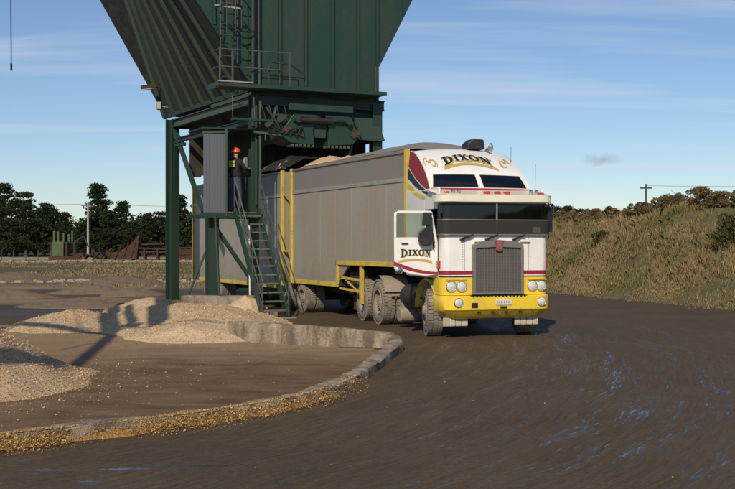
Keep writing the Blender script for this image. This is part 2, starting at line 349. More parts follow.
# ---------------------------------------------------------------- ground
ARC = (-20.0, 22.0)
def arcs(t):
    """polar coordinates round the turning circle of the trucks: (radius, arc angle)"""
    x, y, z = t.xyz(t.pos())
    dx = t.math('SUBTRACT', x, ARC[0]); dy = t.math('SUBTRACT', y, ARC[1])
    r = t.math('SQRT', t.math('ADD', t.math('MULTIPLY', dx, dx), t.math('MULTIPLY', dy, dy)))
    a = t.math('ARCTAN2', dy, dx)
    return x, y, r, a
def ground_mat():
    t = NT('muddy_ground'); p = t.pos(); x, y, r, a = arcs(t)
    wob = t.math('MULTIPLY', t.math('SUBTRACT', t.noise(p, .22, 2), .5), .9)
    rw = t.math('ADD', r, wob)
    v1 = t.cmb(t.math('MULTIPLY', rw, 4.6), t.math('MULTIPLY', a, 11.0))
    v2 = t.cmb(t.math('MULTIPLY', rw, 22.0), t.math('MULTIPLY', a, 50.0)); v3 = t.cmb(t.math('MULTIPLY', rw, 48.0), t.math('MULTIPLY', a, 95.0))
    s1 = t.noise(v1, 1.0, 4, .6, .3); s2 = t.noise(v2, 1.0, 4, .65, .4)
    fine = t.noise(p, 14, 5, .65); big = t.noise(p, .35, 4, .55); mid = t.noise(p, 2.2, 5, .6)
    # mud colour
    mud = t.mix(t.rng(big, .3, .7), (.086,.060,.037), (.112,.080,.050))
    mud = t.mix(t.math('MULTIPLY', t.rng(s2, .45, .75), .5), mud, (.055,.041,.029))
    mud = t.mix(t.math('MULTIPLY', t.rng(mid, .5, .8), .4), mud, (.115,.086,.060))
    mud = t.mix(t.math('MULTIPLY', t.rng(t.noise(p, 38, 3, .7), .56, .72), .55), mud, (.16,.125,.09))
    mud = t.mix(t.math('MULTIPLY', t.rng(t.noise(p, 24, 3, .7), .55, .70), .6), mud, (.028,.021,.016))
    s4 = t.noise(t.cmb(t.math('MULTIPLY', rw, 26.0), t.math('MULTIPLY', a, 30.0)), 1.0, 4, .65)
    mud = t.mix(t.math('MULTIPLY', t.rng(s4, .52, .72), .45), mud, (.15,.11,.072))
    mud = t.mix(t.math('MULTIPLY', t.rng(s4, .48, .28), .45), mud, (.040,.029,.020))
    # drier pale arc by the truck's front wheels
    # wet film: bands along the arcs, strongest well to the right of the loading pad
    zone = t.math('MULTIPLY', t.rng(r, 20.8, 23.6), t.math('SUBTRACT', 1.0, t.rng(y, 20, 30)))
    zone2 = t.math('MULTIPLY', t.math('MULTIPLY', t.math('SUBTRACT', 1.0, t.rng(y, 8.8, 9.9)), t.math('SUBTRACT', 1.0, t.rng(x, -1.2, .0))), .98)
    zone3 = t.math('MULTIPLY', .35, t.math('MULTIPLY', t.math('MULTIPLY', t.rng(y, 26.5, 27.2), t.math('SUBTRACT', 1.0, t.rng(y, 29.0, 29.8))), t.math('SUBTRACT', 1.0, t.rng(x, -8.6, -8.0))))
    patch = t.rng(t.noise(t.cmb(t.math('MULTIPLY', rw, 1.1), t.math('MULTIPLY', a, 5.0)), 1.0, 3), .33, .55)
    s3 = t.noise(v3, 1.0, 3, .6)
    streak = t.rng(t.math('ADD', t.math('ADD', t.math('MULTIPLY', s2, .42), t.math('MULTIPLY', s1, .36)), t.math('MULTIPLY', s3, .42)), .60, .73)
    wet = t.math('MULTIPLY', t.math('MULTIPLY', streak, patch), zone, True)
    pud = t.rng(t.noise(t.cmb(t.math('MULTIPLY', x, .8), t.math('MULTIPLY', y, 5.0)), 1.0, 4, .55, .3), .56, .63)
    wet = t.math('MAXIMUM', wet, t.math('MULTIPLY', t.math('MULTIPLY', pud, zone2), t.rng(fine, .3, .5)))
    wet = t.math('MAXIMUM', wet, t.math('MULTIPLY', zone3, t.rng(t.noise(t.cmb(t.math('MULTIPLY', x, .3), t.math('MULTIPLY', y, 1.0)), 1.0, 2), .38, .46)))
    pale = t.math('MULTIPLY', t.math('MULTIPLY', t.rng(s1, .52, .70), t.math('MULTIPLY', t.rng(r, 20.6, 21.6), t.math('SUBTRACT', 1.0, t.rng(r, 23.4, 24.8)))), t.rng(s2, .42, .62))
    pale = t.math('MULTIPLY', pale, t.math('MULTIPLY', t.rng(y, 10, 12), t.math('SUBTRACT', 1.0, t.rng(y, 19.5, 20.5))))
    mud = t.mix(t.math('MULTIPLY', pale, .6), mud, (.24,.185,.115))
    # field strips on the left
    yw = t.math('ADD', y, t.math('MULTIPLY', t.math('SUBTRACT', t.noise(t.scale(p, (.05,.05,1)), 1.0, 3), .5), t.math('MULTIPLY', y, .22)))
    lt = t.math('DIVIDE', t.math('LOGARITHM', t.math('DIVIDE', yw, 25.0), 2.0), 3.0)
    cr = t.n('ShaderNodeValToRGB'); t.t.links.new(lt, cr.inputs[0]); e = cr.color_ramp.elements
    stops = [(0,(.085,.065,.045)),(.10,(.07,.055,.04)),(.135,(.30,.23,.15)),(.175,(.10,.075,.048)),(.24,(.085,.063,.042)),(.265,(.27,.205,.125)),(.30,(.20,.15,.088)),
             (.335,(.12,.09,.058)),(.36,(.34,.28,.19)),(.39,(.13,.10,.06)),(.44,(.21,.165,.11)),(.48,(.12,.095,.045)),(.62,(.13,.105,.05)),(.78,(.10,.085,.035)),(.835,(.40,.35,.25)),(.86,(.34,.29,.20)),(.89,(.085,.075,.035)),(1,(.05,.05,.022))]
    while len(e) < len(stops): e.new(.5)
    for q, (ps, c) in zip(e, stops): q.position = ps; q.color = (*c, 1)
    field = t.mix(t.math('MULTIPLY', t.rng(t.noise(t.scale(p, (.5,1.2,1)), 1.0, 6, .7), .42, .7), .6), cr.outputs[0], (.055,.045,.03))
    fm = t.math('MULTIPLY', t.rng(t.math('SUBTRACT', t.math('ADD', y, t.math('MULTIPLY', mid, 3.0)), 24.0), 0, 6), t.math('SUBTRACT', 1.0, t.rng(t.math('ADD', x, t.math('MULTIPLY', big, 3.0)), -5.5, -3.5)))
    fm2 = t.rng(y, 70, 95)
    fm = t.math('MAXIMUM', fm, fm2)
    col = t.mix(fm, mud, field)
    col = t.mix(t.math('MULTIPLY', wet, .8), col, (.022,.019,.017))
    rough = t.math('SUBTRACT', t.math('ADD', .62, t.math('MULTIPLY', fine, .3)), t.math('MULTIPLY', wet, .62), True)
    rough = t.math('MAXIMUM', rough, .07)
    h = t.math('ADD', t.math('MULTIPLY', fine, .55), t.math('ADD', t.math('MULTIPLY', s2, .7), t.math('MULTIPLY', mid, .5)))
    st = t.math('MULTIPLY', t.math('SUBTRACT', 1.0, t.math('MULTIPLY', wet, .93)), .7)
    bp = t.n('ShaderNodeBump', i={'Height': h, 'Distance': .035}); t.set(bp.inputs['Strength'], st)
    t.princ(col, rough, 0, bp.outputs[0], t.math('ADD', .10, t.math('MULTIPLY', wet, .4)))
    return t.m
M['ground'] = ground_mat()
def axis(lo, a, b, hi, st, g=1.16):
    mid = list(np.arange(a, b, st)); up = [b]; d = st
    while up[-1] < hi: d *= g; up.append(up[-1]+d)
    dn = [a]; d = st
    while dn[-1] > lo: d *= g; dn.append(dn[-1]-d)
    return np.array(dn[:0:-1] + mid + up)
gx = axis(-2500, -9, 9, 2500, .11); gy = axis(-150, 6.5, 34, 4000, .10, 1.09)
GX, GY = np.meshgrid(gx, gy)
def gheight(X, Y):
    r = np.hypot(X-ARC[0], Y-ARC[1]); a = np.arctan2(Y-ARC[1], X-ARC[0])
    near = np.clip((40-Y)/8, 0, 1)*np.clip((Y-3)/3, 0, 1)
    h = near*(.030*(fbm(r*1.6, a*14, 3, 3)-.47) + .014*(fbm(r*6, a*40, 2, 9)-.4))
    far = np.clip((Y-42)/20, 0, 1)*np.clip((-2-X)/6, 0, 1)
    h = h + far*(.45*(fbm(X*.08, Y*.12, 3, 5)-.45))
    return h
GZ = gheight(GX, GY)
# keep the ground flat and just below the pad
PADPOLY = [(-12,4.6),(-7.2,7.05),(-3.44,9.56),(-1.79,10.9),(-.81,12.3),(-.24,14.15),(.2,16.6),(.42,18.0),(.1,18.45),(-1.26,19.1),(-2.7,20.0),(-5,22.6),(-9,24),(-14,24)]
def inside(X, Y, poly):
    c = np.zeros(X.shape, bool); n = len(poly)
    for i in range(n):
        x0, y0 = poly[i]; x1, y1 = poly[(i+1) % n]
        k = ((y0 > Y) != (y1 > Y)) & (X < (x1-x0)*(Y-y0)/(y1-y0+1e-12)+x0); c ^= k
    return c
GZ = np.where(inside(GX, GY, PADPOLY), GZ-.03, GZ)
nx, ny = len(gx), len(gy)
idx = np.arange(nx*ny).reshape(ny, nx)
F = np.stack([idx[:-1,:-1].ravel(), idx[:-1,1:].ravel(), idx[1:,1:].ravel(), idx[1:,:-1].ravel()], 1)
npmesh('ground', np.stack([GX.ravel(), GY.ravel(), GZ.ravel()], 1), F, M['ground'], smooth=180, kind='structure')
# loading pad floor
def pad_mat():
    t = NT('pad_floor'); p = t.pos(); x, y, z = t.xyz(p)
    big = t.noise(p, .45, 4, .6, .4); mid = t.noise(t.scale(p, (1,2.2,1)), 1.1, 5, .6); fine = t.noise(p, 26, 4, .7); f2 = t.noise(p, 60, 3, .7)
    col = t.mix(t.rng(mid, .35, .68), (.108,.068,.038), (.19,.128,.075))
    far = t.rng(t.math('ADD', y, t.math('MULTIPLY', mid, 3.0)), 17.0, 21.5)
    col = t.mix(t.math('MULTIPLY', far, .8), col, (.40,.285,.175))
    col = t.mix(t.math('MULTIPLY', t.rng(big, .50, .70), .55), col, (.20,.125,.062))
    nearpile = t.math('SUBTRACT', 1.0, t.rng(t.math('ADD', x, t.math('MULTIPLY', big, 2.2)), -4.6, -2.2))
    col = t.mix(t.math('MULTIPLY', nearpile, .75), col, (.25,.165,.085))
    col = t.mix(t.math('MULTIPLY', t.rng(fine, .60, .74), .5), col, (.34,.235,.12))
    t.princ(col, t.math('ADD', .55, t.math('MULTIPLY', fine, .35)), 0, t.bump(t.math('ADD', fine, mid), .5, .02), .1); return t.m
M['pad'] = pad_mat()
px_ = np.arange(-13, 1.0, .16); py_ = np.arange(4.6, 24, .16); QX, QY = np.meshgrid(px_, py_)
QZ = .012 + .02*(fbm(QX*.9, QY*.9, 3, 21)-.45)
keep = inside(QX, QY, PADPOLY); ii = np.arange(QX.size).reshape(QX.shape)
kk = (keep[:-1,:-1] & keep[:-1,1:] & keep[1:,1:] & keep[1:,:-1]).ravel()
F = np.stack([ii[:-1,:-1].ravel(), ii[:-1,1:].ravel(), ii[1:,1:].ravel(), ii[1:,:-1].ravel()], 1)[kk]
npmesh('loading_pad', np.stack([QX.ravel(), QY.ravel(), QZ.ravel()], 1), F, M['pad'], smooth=180, kind='structure')

# ---------------------------------------------------------------- kerb wall round the pad
M['kerbconc'] = worn('stained_kerb_concrete', (.42,.35,.26), dirt=(.10,.073,.048), amt=.9, rough=.95, sc=3.2, bump=1.0, lo=.36, hi=.60, var=.25, streak=True)
def catmull(pts, n=10):
    out = []; P = [pts[0]] + list(pts) + [pts[-1]]
    for i in range(1, len(P)-2):
        p0, p1, p2, p3 = (np.array(q, float) for q in P[i-1:i+3])
        for k in range(n):
            t = k/n; out.append(.5*((2*p1)+(-p0+p2)*t+(2*p0-5*p1+4*p2-p3)*t*t+(-p0+3*p1-3*p2+p3)*t**3))
    out.append(np.array(pts[-1], float)); return out
kp = [(-12,4.4,.13),(-7.2,6.95,.13),(-3.44,9.45,.14),(-1.79,10.8,.13),(-.78,12.2,.12),(-.18,14.1,.12),(.26,16.6,.14),(.50,18.1,.20),(.36,18.62,.26),(-.2,18.85,.32),(-1.26,19.2,.37),(-2.05,19.65,.38),(-2.72,20.05,.38)]
ks = catmull(kp, 34)
kw = MB(); W = .24
for i, q in enumerate(ks):
    a = ks[max(i-1,0)]; b = ks[min(i+1,len(ks)-1)]; d = np.array([b[0]-a[0], b[1]-a[1]]); d /= np.linalg.norm(d); nrm = np.array([-d[1], d[0]])
    ch = .035
    for off, z in ((-W/2-.02, -.15),(-W/2, .6),(-W/2, .9),(-W/2+ch, 1.0),(0, 1.0),(W/2-ch, 1.0),(W/2, .9),(W/2, .6),(W/2+.02,-.15)):
        zz = -.12 if z < 0 else q[2]*z
        jit = (fbm(q[0]*2.3+off*9, q[1]*2.3+z*5, 5, 31)-.45)*.85 + .3*min(0, .30-fbm(q[0]*1.3, q[1]*1.3+9+off, 3, 35))
        xy = q[:2] + nrm*(off + jit*.06)
        kw.v.append((xy[0], xy[1], zz + (jit*.07 if z > .5 else 0)))
m = 9
for i in range(len(ks)-1):
    for j in range(m-1): kw.f.append((i*m+j, (i+1)*m+j, (i+1)*m+j+1, i*m+j+1))
kw.f.append(tuple(range(m))); kw.f.append(tuple(range(len(kw.v)-1, len(kw.v)-m-1, -1)))
kerb = kw.build('kerb_wall', M['kerbconc'], smooth=60)
tag(kerb, 'low weathered concrete kerb wall curving round the loading pad', 'kerb')
# ---------------------------------------------------------------- concrete footing block under the stairs
def blk(x0,x1,z1,y0,y1,label):
    b = MB().box(x0,x1,y0,y1,-.05,z1); o = b.build('concrete_block', M['concrete'], bevel=.03); return tag(o, label, 'block')
o = blk(-1.0,1.0,.50,-.22,.22,'low pale concrete block at the foot of the tower, half buried in chips'); o.location = (-4.02,27.6,0); o.rotation_euler[2] = R(-6)
# ---------------------------------------------------------------- wood chip piles
def mound(name, label, c, rx, ry, h, rot, mat, pw=1.0, seed=1, n=46, jag=.12, extra=0):
    V = []; Fq = []
    N = n*3
    for i in range(n+1):
        q = i/n
        for k in range(N):
            a = 2*math.pi*k/N
            rr = q*(1+.30*(fbm(math.cos(a)*1.6+7, math.sin(a)*1.6+7, 3, seed)-.45)*q)
            x = rr*rx*math.cos(a); y = rr*ry*math.sin(a)
            z = h*max(0, 1-q**pw) if pw != 1 else h*(math.sqrt((1-q)**2+.01)-.1)/(.905)
            z += jag*h*(fbm(x*1.7/max(rx,.5)*1.5+3, y*1.7/max(ry,.5)*1.5+9, 4, seed+5)-.47)*min(1,(1-q)*4)
            z += .018*(fbm(x*11, y*11, 2, seed+8)-.4)
            V.append((x, y, z - (.05 if i == n else 0)))
    for i in range(n):
        for k in range(N): Fq.append((i*N+k, (i+1)*N+k, (i+1)*N+(k+1)%N, i*N+(k+1)%N))
    o = npmesh(name, V, Fq, mat, smooth=180)
    o.location = (c[0], c[1], .008); o.rotation_euler[2] = rot
    return tag(o, label, 'chip pile')
M['dirt'] = worn('brown_dirt', (.16,.12,.08), dirt=(.08,.06,.04), amt=.8, rough=.95, sc=4, bump=.8)
PILES = []
def pile(*a, **k): o = mound('wood_chip_pile', *a, **k); PILES.append(o); return o
pile('big coarse chip pile cut off by the left edge of the picture', (-6.45,13.5), 2.9, 2.8, 1.50, .3, M['greychips'], seed=3, jag=.16)
pile('broad pale chip pile spread in front of the concrete block', (-4.2,23.9), 2.5, 3.6, .50, .2, M['sawdust'], seed=5, jag=.35, pw=1.6)
pile('small tan chip mound farther left, beside the dark puddle', (-6.75,23.4), 1.45, 2.0, .34, .1, M['sawdust'], seed=7, jag=.3, pw=1.7)
pile('pale chip cone behind the hooked shadow', (-5.6,26.3), 1.5, 1.7, .52, .4, M['sawdust'], seed=9, jag=.3, pw=1.5)
pile('chip heap banked against the tower footing by the stair foot', (-3.2,26.7), .75, .9, .48, .1, M['sawdust'], seed=11, jag=.45, pw=1.5)
pile('low brown dirt mound at the far edge of the pad', (-8.3,31.0), 2.4, 1.1, .26, .1, M['dirt'], seed=13, jag=.5, pw=1.6)
pile('little chip spill round the broken end of the back wall', (-3.45,20.9), 1.5, 1.7, .36, .5, M['sawdust'], seed=17, jag=.6, pw=1.7)
# ---------------------------------------------------------------- loose chips
def flakes(name, P, smin, smax, mat, label, tilt=.5):
    n = len(P); P = np.asarray(P)
    a = RNG.uniform(0, 2*np.pi, n); L = np.clip(smin*np.exp(np.abs(RNG.normal(0,.75,n))), smin*.6, smax*1.5); Wd = L*RNG.uniform(.35, .75, n)
    t1 = RNG.normal(0, tilt, n); t2 = RNG.normal(0, tilt, n)
    ux = np.stack([np.cos(a), np.sin(a), t1], 1); ux /= np.linalg.norm(ux, axis=1)[:,None]
    uy = np.stack([-np.sin(a), np.cos(a), t2], 1); uy /= np.linalg.norm(uy, axis=1)[:,None]
    hx = ux*(L/2)[:,None]; hy = uy*(Wd/2)[:,None]
    up = np.zeros_like(P); up[:,2] = smax*.18*np.abs(RNG.normal(0,1,n)) + .004
    c = P + up
    V = np.stack([c-hx-hy, c+hx-hy*.7, c+hx*.8+hy, c-hx+hy], 1).reshape(-1,3)
    F = np.arange(4*n).reshape(n,4)
    o = npmesh(name, V, F, mat); o['kind'] = 'stuff'; o['label'] = label; o['category'] = 'wood chips'; return o
pts = []
ksn = np.array(ks)
seglen = np.r_[0, np.cumsum(np.linalg.norm(np.diff(ksn[:,:2], axis=0), axis=1))]
def onkerb(s): return np.stack([np.interp(s, seglen, ksn[:,j]) for j in range(3)], 1)
# golden chips banked along the outside of the front kerb
n = 170000; s = RNG.uniform(0, seglen[-1]*.66, n); q = onkerb(s); q2 = onkerb(s+.05); d = (q2-q)[:,:2]; d /= np.linalg.norm(d, axis=1)[:,None]; nr = np.stack([-d[:,1], d[:,0]], 1)
off = -(W/2) - np.abs(RNG.normal(0, .11, n))*1.1 + RNG.uniform(0, .15, n)**1.5*2
dens = np.clip(1.3-(s/seglen[-1]/.66)**2.2*1.3, 0.03, 1)*np.clip(fbm(s*1.1, s*0+3, 3, 77)*2.4-.35, .12, 1); k = RNG.uniform(0,1,n) < dens
bz = np.clip(1-(-(off)-W/2)/.26, 0, 1)*q[:,2]*.98
P = np.stack([q[:,0]+nr[:,0]*off, q[:,1]+nr[:,1]*off, bz*np.where(off > -W/2, 1.0, RNG.uniform(.35, 1.0, n))], 1)[k]
flakes('loose_wood_chips', P, .005, .017, M['flake_gold'], 'golden wood chips banked along the outside of the front kerb', .8)
# a chip bank body under them
bk = MB(); nS = 150
for i in range(nS+1):
    ss = seglen[-1]*.62*i/nS; q = onkerb(np.array([ss]))[0]; qq = onkerb(np.array([ss+.05]))[0]; d = (qq-q)[:2]; d = d/np.linalg.norm(d); nn = np.array([-d[1], d[0]])
    f = (max(.0, 1-(i/nS)**2)*.85+.1)*float(np.clip(fbm(ss*.9, 2.0, 3, 78)*1.9-.1, .3, 1))
    for o_, z_ in ((-W/2+.06, .90),(-W/2-.05*f, .72*f),(-W/2-.17*f, .22*f),(-W/2-.30*f, -.06)):
        jj = (fbm(ss*6, o_*30, 3, 79)-.45)*.06; bk.v.append((q[0]+nn[0]*(o_+jj), q[1]+nn[1]*(o_+jj), q[2]*z_+jj*.4))
for i in range(nS):
    for j in range(3): bk.f.append((i*4+j, i*4+j+1, (i+1)*4+j+1, (i+1)*4+j))
cb = bk.build('chip_bank', chipmat('golden_chip_bank', (.36,.20,.06), (.26,.135,.04), (.50,.31,.10), 34), smooth=180); tag(cb, 'golden bank of chips heaped along the front kerb face', 'chip bank', kind='stuff')
# scatter over the pad, around the piles and in front of the kerb
n = 90000; X = RNG.uniform(-8, .4, n); Y = RNG.uniform(7.5, 24, n)
pd = np.minimum.reduce([np.hypot((X-o.location.x), (Y-o.location.y))-q for o, q in zip(PILES[:3], (2.6, 2.6, 1.4))])
pr = np.clip(np.exp(-np.clip(pd,0,9)/.75), 0, 1)*.9 + .02 + .2*np.clip(fbm(X*.8,Y*1.4,3,41)*2.4-1.35,0,1)
k = inside(X, Y, PADPOLY) & (RNG.uniform(0,1,n) < pr) & (pd > -.2)
flakes('loose_wood_chips', np.stack([X,Y,np.full(n,.012)],1)[k], .005, .02, M['flake'], 'tan chips littering the pad floor inside the kerb', .35)
n = 500; X = RNG.uniform(-4, 2.5, n); Y = RNG.uniform(8.0, 17, n); k = (~inside(X, Y, PADPOLY)) & (RNG.uniform(0,1,n) < .3)
flakes('loose_wood_chips', np.stack([X,Y,np.full(n,.012)],1)[k], .006, .02, M['flake'], 'stray chips dropped on the muddy road outside the kerb', .35)
# chips on the faces of the piles
dg = bpy.context.evaluated_depsgraph_get()
def on_pile(o, n, smin, smax, mat, label):
    me = o.data; nv = len(me.vertices); co = np.empty(nv*3, np.float32); me.vertices.foreach_get('co', co); co = co.reshape(-1,3)
    a = o.rotation_euler[2]; ca, sa = math.cos(a), math.sin(a)
    pick = RNG.integers(0, nv, n*3); c = co[pick] + RNG.normal(0, .02, (n*3,3))*[1,1,0]
    r = np.hypot(co[pick,0], co[pick,1]); k = RNG.uniform(0,1,n*3) < np.clip(r/r.max(), .05, 1); c = c[k][:n]
    P = np.stack([c[:,0]*ca-c[:,1]*sa+o.location.x, c[:,0]*sa+c[:,1]*ca+o.location.y, c[:,2]+o.location.z], 1)
    flakes('loose_wood_chips', P, smin, smax, mat, label, .7)
on_pile(PILES[0], 80000, .006, .022, M['flake'], 'coarse chips lying on the big pile at the left edge')
on_pile(PILES[1], 26000, .008, .024, M['flake'], 'chips lying on the broad pale pile')
on_pile(PILES[-1], 9000, .008, .024, M['flake'], 'chips lying on the spill by the back wall end')
on_pile(PILES[3], 8000, .008, .024, M['flake'], 'chips lying on the pale cone')
on_pile(PILES[2], 14000, .008, .024, M['flake'], 'chips lying on the small tan mound')
# ---------------------------------------------------------------- wheels
def tyre_mesh(w, r=.525, rim=.29, lugs=44, dual=False):
    b = MB()
    def one(x0, x1):
        h = (x1-x0); c = .045
        prof = [(x0+.02, rim),(x0, rim+.07),(x0+.004, r-.09),(x0+c, r-.018),(x0+h*.3, r-.012),(x1-h*.3, r-.012),(x1-c, r-.018),(x1-.004, r-.09),(x1, rim+.07),(x1-.02, rim)]
        b.lathe(prof, (0,0,0), 'x', 40, closed=True)
        for k in range(lugs):
            for s_, (a0, a1) in enumerate(((x0+.012, x0+h*.32),(x0+h*.36, x0+h*.64),(x0+h*.68, x1-.012))):
                t0 = 2*math.pi*(k+.5*(s_==1))/lugs; dt = 2*math.pi/lugs*.36
                vs = []
                for rr in (r-.03, r+.006):
                    for aa, tt in ((a0,t0-dt),(a1,t0-dt),(a1,t0+dt),(a0,t0+dt)): vs.append((aa, rr*math.cos(tt), rr*math.sin(tt)))
                b.add(vs, [(4,5,6,7),(0,1,5,4),(1,2,6,5),(2,3,7,6),(3,0,4,7)])
    if dual: one(0, w*.485); one(w*.515, w)
    else: one(0, w)
    return b
def wheel(parent, x, y, side, w, dual, steer=0.0, dish=True, r=.525):
    """side -1: outer face towards -x"""
    hubm = MB()
    if dual: prof = [(.02,.0),(.02,.10),(.05,.115),(.05,.155),(.13,.17),(.15,.255),(.10,.285)]
    else: prof = [(-.05,.0),(-.05,.09),(0,.115),(.03,.12),(.03,.19),(.015,.25),(.03,.285)]
    hubm.lathe(prof, (0,0,0), 'x', 24)
    xn = .05 if dual else .03
    for k in range(10):
        t = 2*math.pi*k/10; hubm.tube((xn+.01, .138*math.cos(t), .138*math.sin(t)), (xn-.035, .138*math.cos(t), .138*math.sin(t)), .014, 6)
    h = hubm.build('wheel', M['mudrim'], parent, smooth=40)
    h.location = (x, y, r); h.rotation_euler = (random.uniform(0,6), 0, 0); k_ = r/.525; h.scale = (1 if k_ > .95 else .92, k_, k_)
    if side > 0: h.rotation_euler = (0, 0, math.pi)
    if steer: h.rotation_euler = (0, 0, steer + (math.pi if side > 0 else 0))
    t = tyre_mesh(w, .525, .29, 44, dual); t.build('tyre', M['mudtyre'], h, smooth=40)
    rm = MB().lathe([(.0,.283),(-.004,.30),(.012,.305),(.03,.29),(.10,.280),(w-.03,.28),(w,.30)], (0,0,0), 'x', 32); rm.build('rim', M['mudrim'], h, smooth=50)
    return h

# ---------------------------------------------------------------- tractor unit
TA = R(17)
truck = thing('tractor_truck', 'white, red and yellow cab-over truck tractor with the door open', 'truck', (2.62,20.5,0), TA)
def rpath(hw, s0, sb, rad, off=0.0, n=7):
    """plan outline from (-hw,sb) round the front corners to (hw,sb)"""
    hw += off; s0 -= off; rad += off*.5; P = [(-hw, sb)]
    for k in range(n+1):
        t = math.pi + (math.pi/2)*k/n; P.append((-hw+rad + rad*math.cos(t), s0+rad + rad*math.sin(t)))
    for k in range(n+1):
        t = 1.5*math.pi + (math.pi/2)*k/n; P.append((hw-rad + rad*math.cos(t), s0+rad + rad*math.sin(t)))
    P.append((hw, sb)); return P
def wallpath(b, P, z0, z1, th=.03, z0b=None):
    n = len(P); vs = []
    for i, (x, y) in enumerate(P):
        a = P[max(i-1,0)]; c = P[min(i+1,n-1)]; d = Vector((c[0]-a[0], c[1]-a[1])).normalized(); nx_, ny_ = -d.y, d.x
        vs += [(x,y,z0),(x,y,z1),(x+nx_*th,y+ny_*th,z1),(x+nx_*th,y+ny_*th,z0)]
    fs = []
    for i in range(n-1):
        for j in range(4): fs.append((i*4+j, (i+1)*4+j, (i+1)*4+(j+1)%4, i*4+(j+1)%4))
    fs += [(3,2,1,0), tuple((n-1)*4+j for j in range(4))]
    return b.add(vs, fs)
HW = 1.16
M['valance'] = worn('dirty_white_plate', (.50,.44,.35), amt=.8, rough=.6, sc=5)
fp = rpath(HW, .06, .30, .17)
# white front wall under the windscreen
cabf = wallpath(MB(), fp, 1.22, 2.05, .04).build('cab_front', M['white'], truck, smooth=40)
wallpath(MB(), rpath(HW,.06,.30,.17,.004), 1.275, 1.355, .006).build('red_stripe', M['red'], cabf, smooth=40)
wallpath(MB(), rpath(HW,.06,.30,.17,.004), 1.225, 1.25, .006).build('dark_stripe', M['black'], cabf, smooth=40)
wallpath(MB(), fp, 2.70, 2.86, .04).build('header', M['white'], truck, smooth=40)
# windscreen: two panes wrapping the corners, black gasket, divider
half = len(fp)//2
ws = MB(); wp = rpath(HW, .075, .30, .17)
L_ = [(x,y) for x,y in wp if x < 0] + [(-.012,.075)]
R_ = [(.012,.075)] + [(x,y) for x,y in wp if x > 0]
for P in (L_, R_): wallpath(MB(), P, 2.09, 2.68, .008).build('windscreen_pane', M['glass'], truck, smooth=40)
g = wallpath(MB(), rpath(HW,.06,.30,.17,.008), 2.045, 2.095, .03); wallpath(g, rpath(HW,.06,.30,.17,.008), 2.672, 2.71, .03)
g.box(-HW-.008,-HW+.02,.27,.33,2.09,2.68).box(HW-.02,HW+.008,.27,.33,2.09,2.68); g.build('windscreen_gasket', M['black'], truck, smooth=40)
MB().box(-.016,.016,.045,.08,2.06,2.70).build('windscreen_divider', M['chrome'], truck)
# dark lower stone guard with bright top rail
wallpath(MB(), rpath(HW,.06,.24,.17,.055), 2.08, 2.37, .006).build('stone_guard', M['guard'], truck, smooth=40)
wallpath(MB(), rpath(HW,.06,.24,.17,.06), 2.365, 2.385, .014).build('stone_guard_rail', M['steel'], truck, smooth=40)
wallpath(MB(), rpath(HW,.06,.24,.17,.06), 2.065, 2.09, .014).build('stone_guard_rail', M['steel'], truck, smooth=40)
MB().box(.80,.98,.062,.068,2.12,2.24).build('windscreen_sticker', M['white'], truck)
# visor / brow with sloping top
vp = rpath(HW, .06, .40, .20, .10); vis = wallpath(MB(), vp, 2.735, 2.875, .03)
vis.grid(lambda u, v: ((-1+2*u)*(HW+.09), (-.03 + v*.80) if abs(-1+2*u) < .9 else (-.03+.10*((abs(-1+2*u)-.9)/.1)+v*.78), 2.87+v*.15), 24, 6)
vis.build('visor', M['cream'], truck, smooth=40)
# side walls, floor, back
b = MB()
b.box(-HW, -HW+.04, 1.12, 2.25, 1.22, 3.02)          # sleeper side behind the open doorway
b.box(-HW, -HW+.04, .30, 1.12, 2.60, 3.02)
b.box(-HW, -HW+.04, .30, 1.12, 1.22, 1.32)
b.box(HW-.04, HW, .30, 2.25, 1.22, 2.05).box(HW-.04, HW, .30, 2.25, 2.62, 3.02).box(HW-.04, HW, 1.15, 2.25, 2.05, 2.62)
b.box(-HW+.04, HW-.04, 2.21, 2.25, 1.22, 3.02); b.box(-HW+.04, HW-.04, .12, 2.21, 1.20, 1.25)
b.build('cab_shell', M['white'], truck, bevel=.008)
MB().box(HW-.03, HW-.015, .30, 1.15, 2.05, 2.62).build('side_window', M['glass_dark'], truck)
# interior
b = MB(); b.box(-1.05,1.05,.16,.62,1.25,2.02); b.box(-.2,.25,.62,1.25,1.25,1.75); b.build('dashboard', M['black'], truck, bevel=.03)
for sx in (-.62,.62):
    b = MB(); b.box(sx-.27,sx+.27,.95,1.45,1.62,1.78); b.box(sx-.26,sx+.26,1.40,1.55,1.76,2.45); b.box(sx-.14,sx+.14,1.42,1.53,2.47,2.62); b.build('seat', M['seat'], truck, bevel=.04)
b = MB(); b.path([(-.62+.24*math.cos(t), .82+.1*math.sin(t), 2.08+.2*math.sin(t)) for t in np.linspace(0, 2*math.pi, 21)], .016, 6); b.tube((-.62,.82,2.08),(-.62,.66,1.9),.03,8); b.bar((-.86,.82,2.08),(-.38,.82,2.08),.03,.02); b.build('steering_wheel', M['black'], truck, smooth=60)
b = MB(); b.box(-1.10,1.10,2.12,2.20,1.26,2.98); b.build('sleeper_curtain', M['seat'], truck)
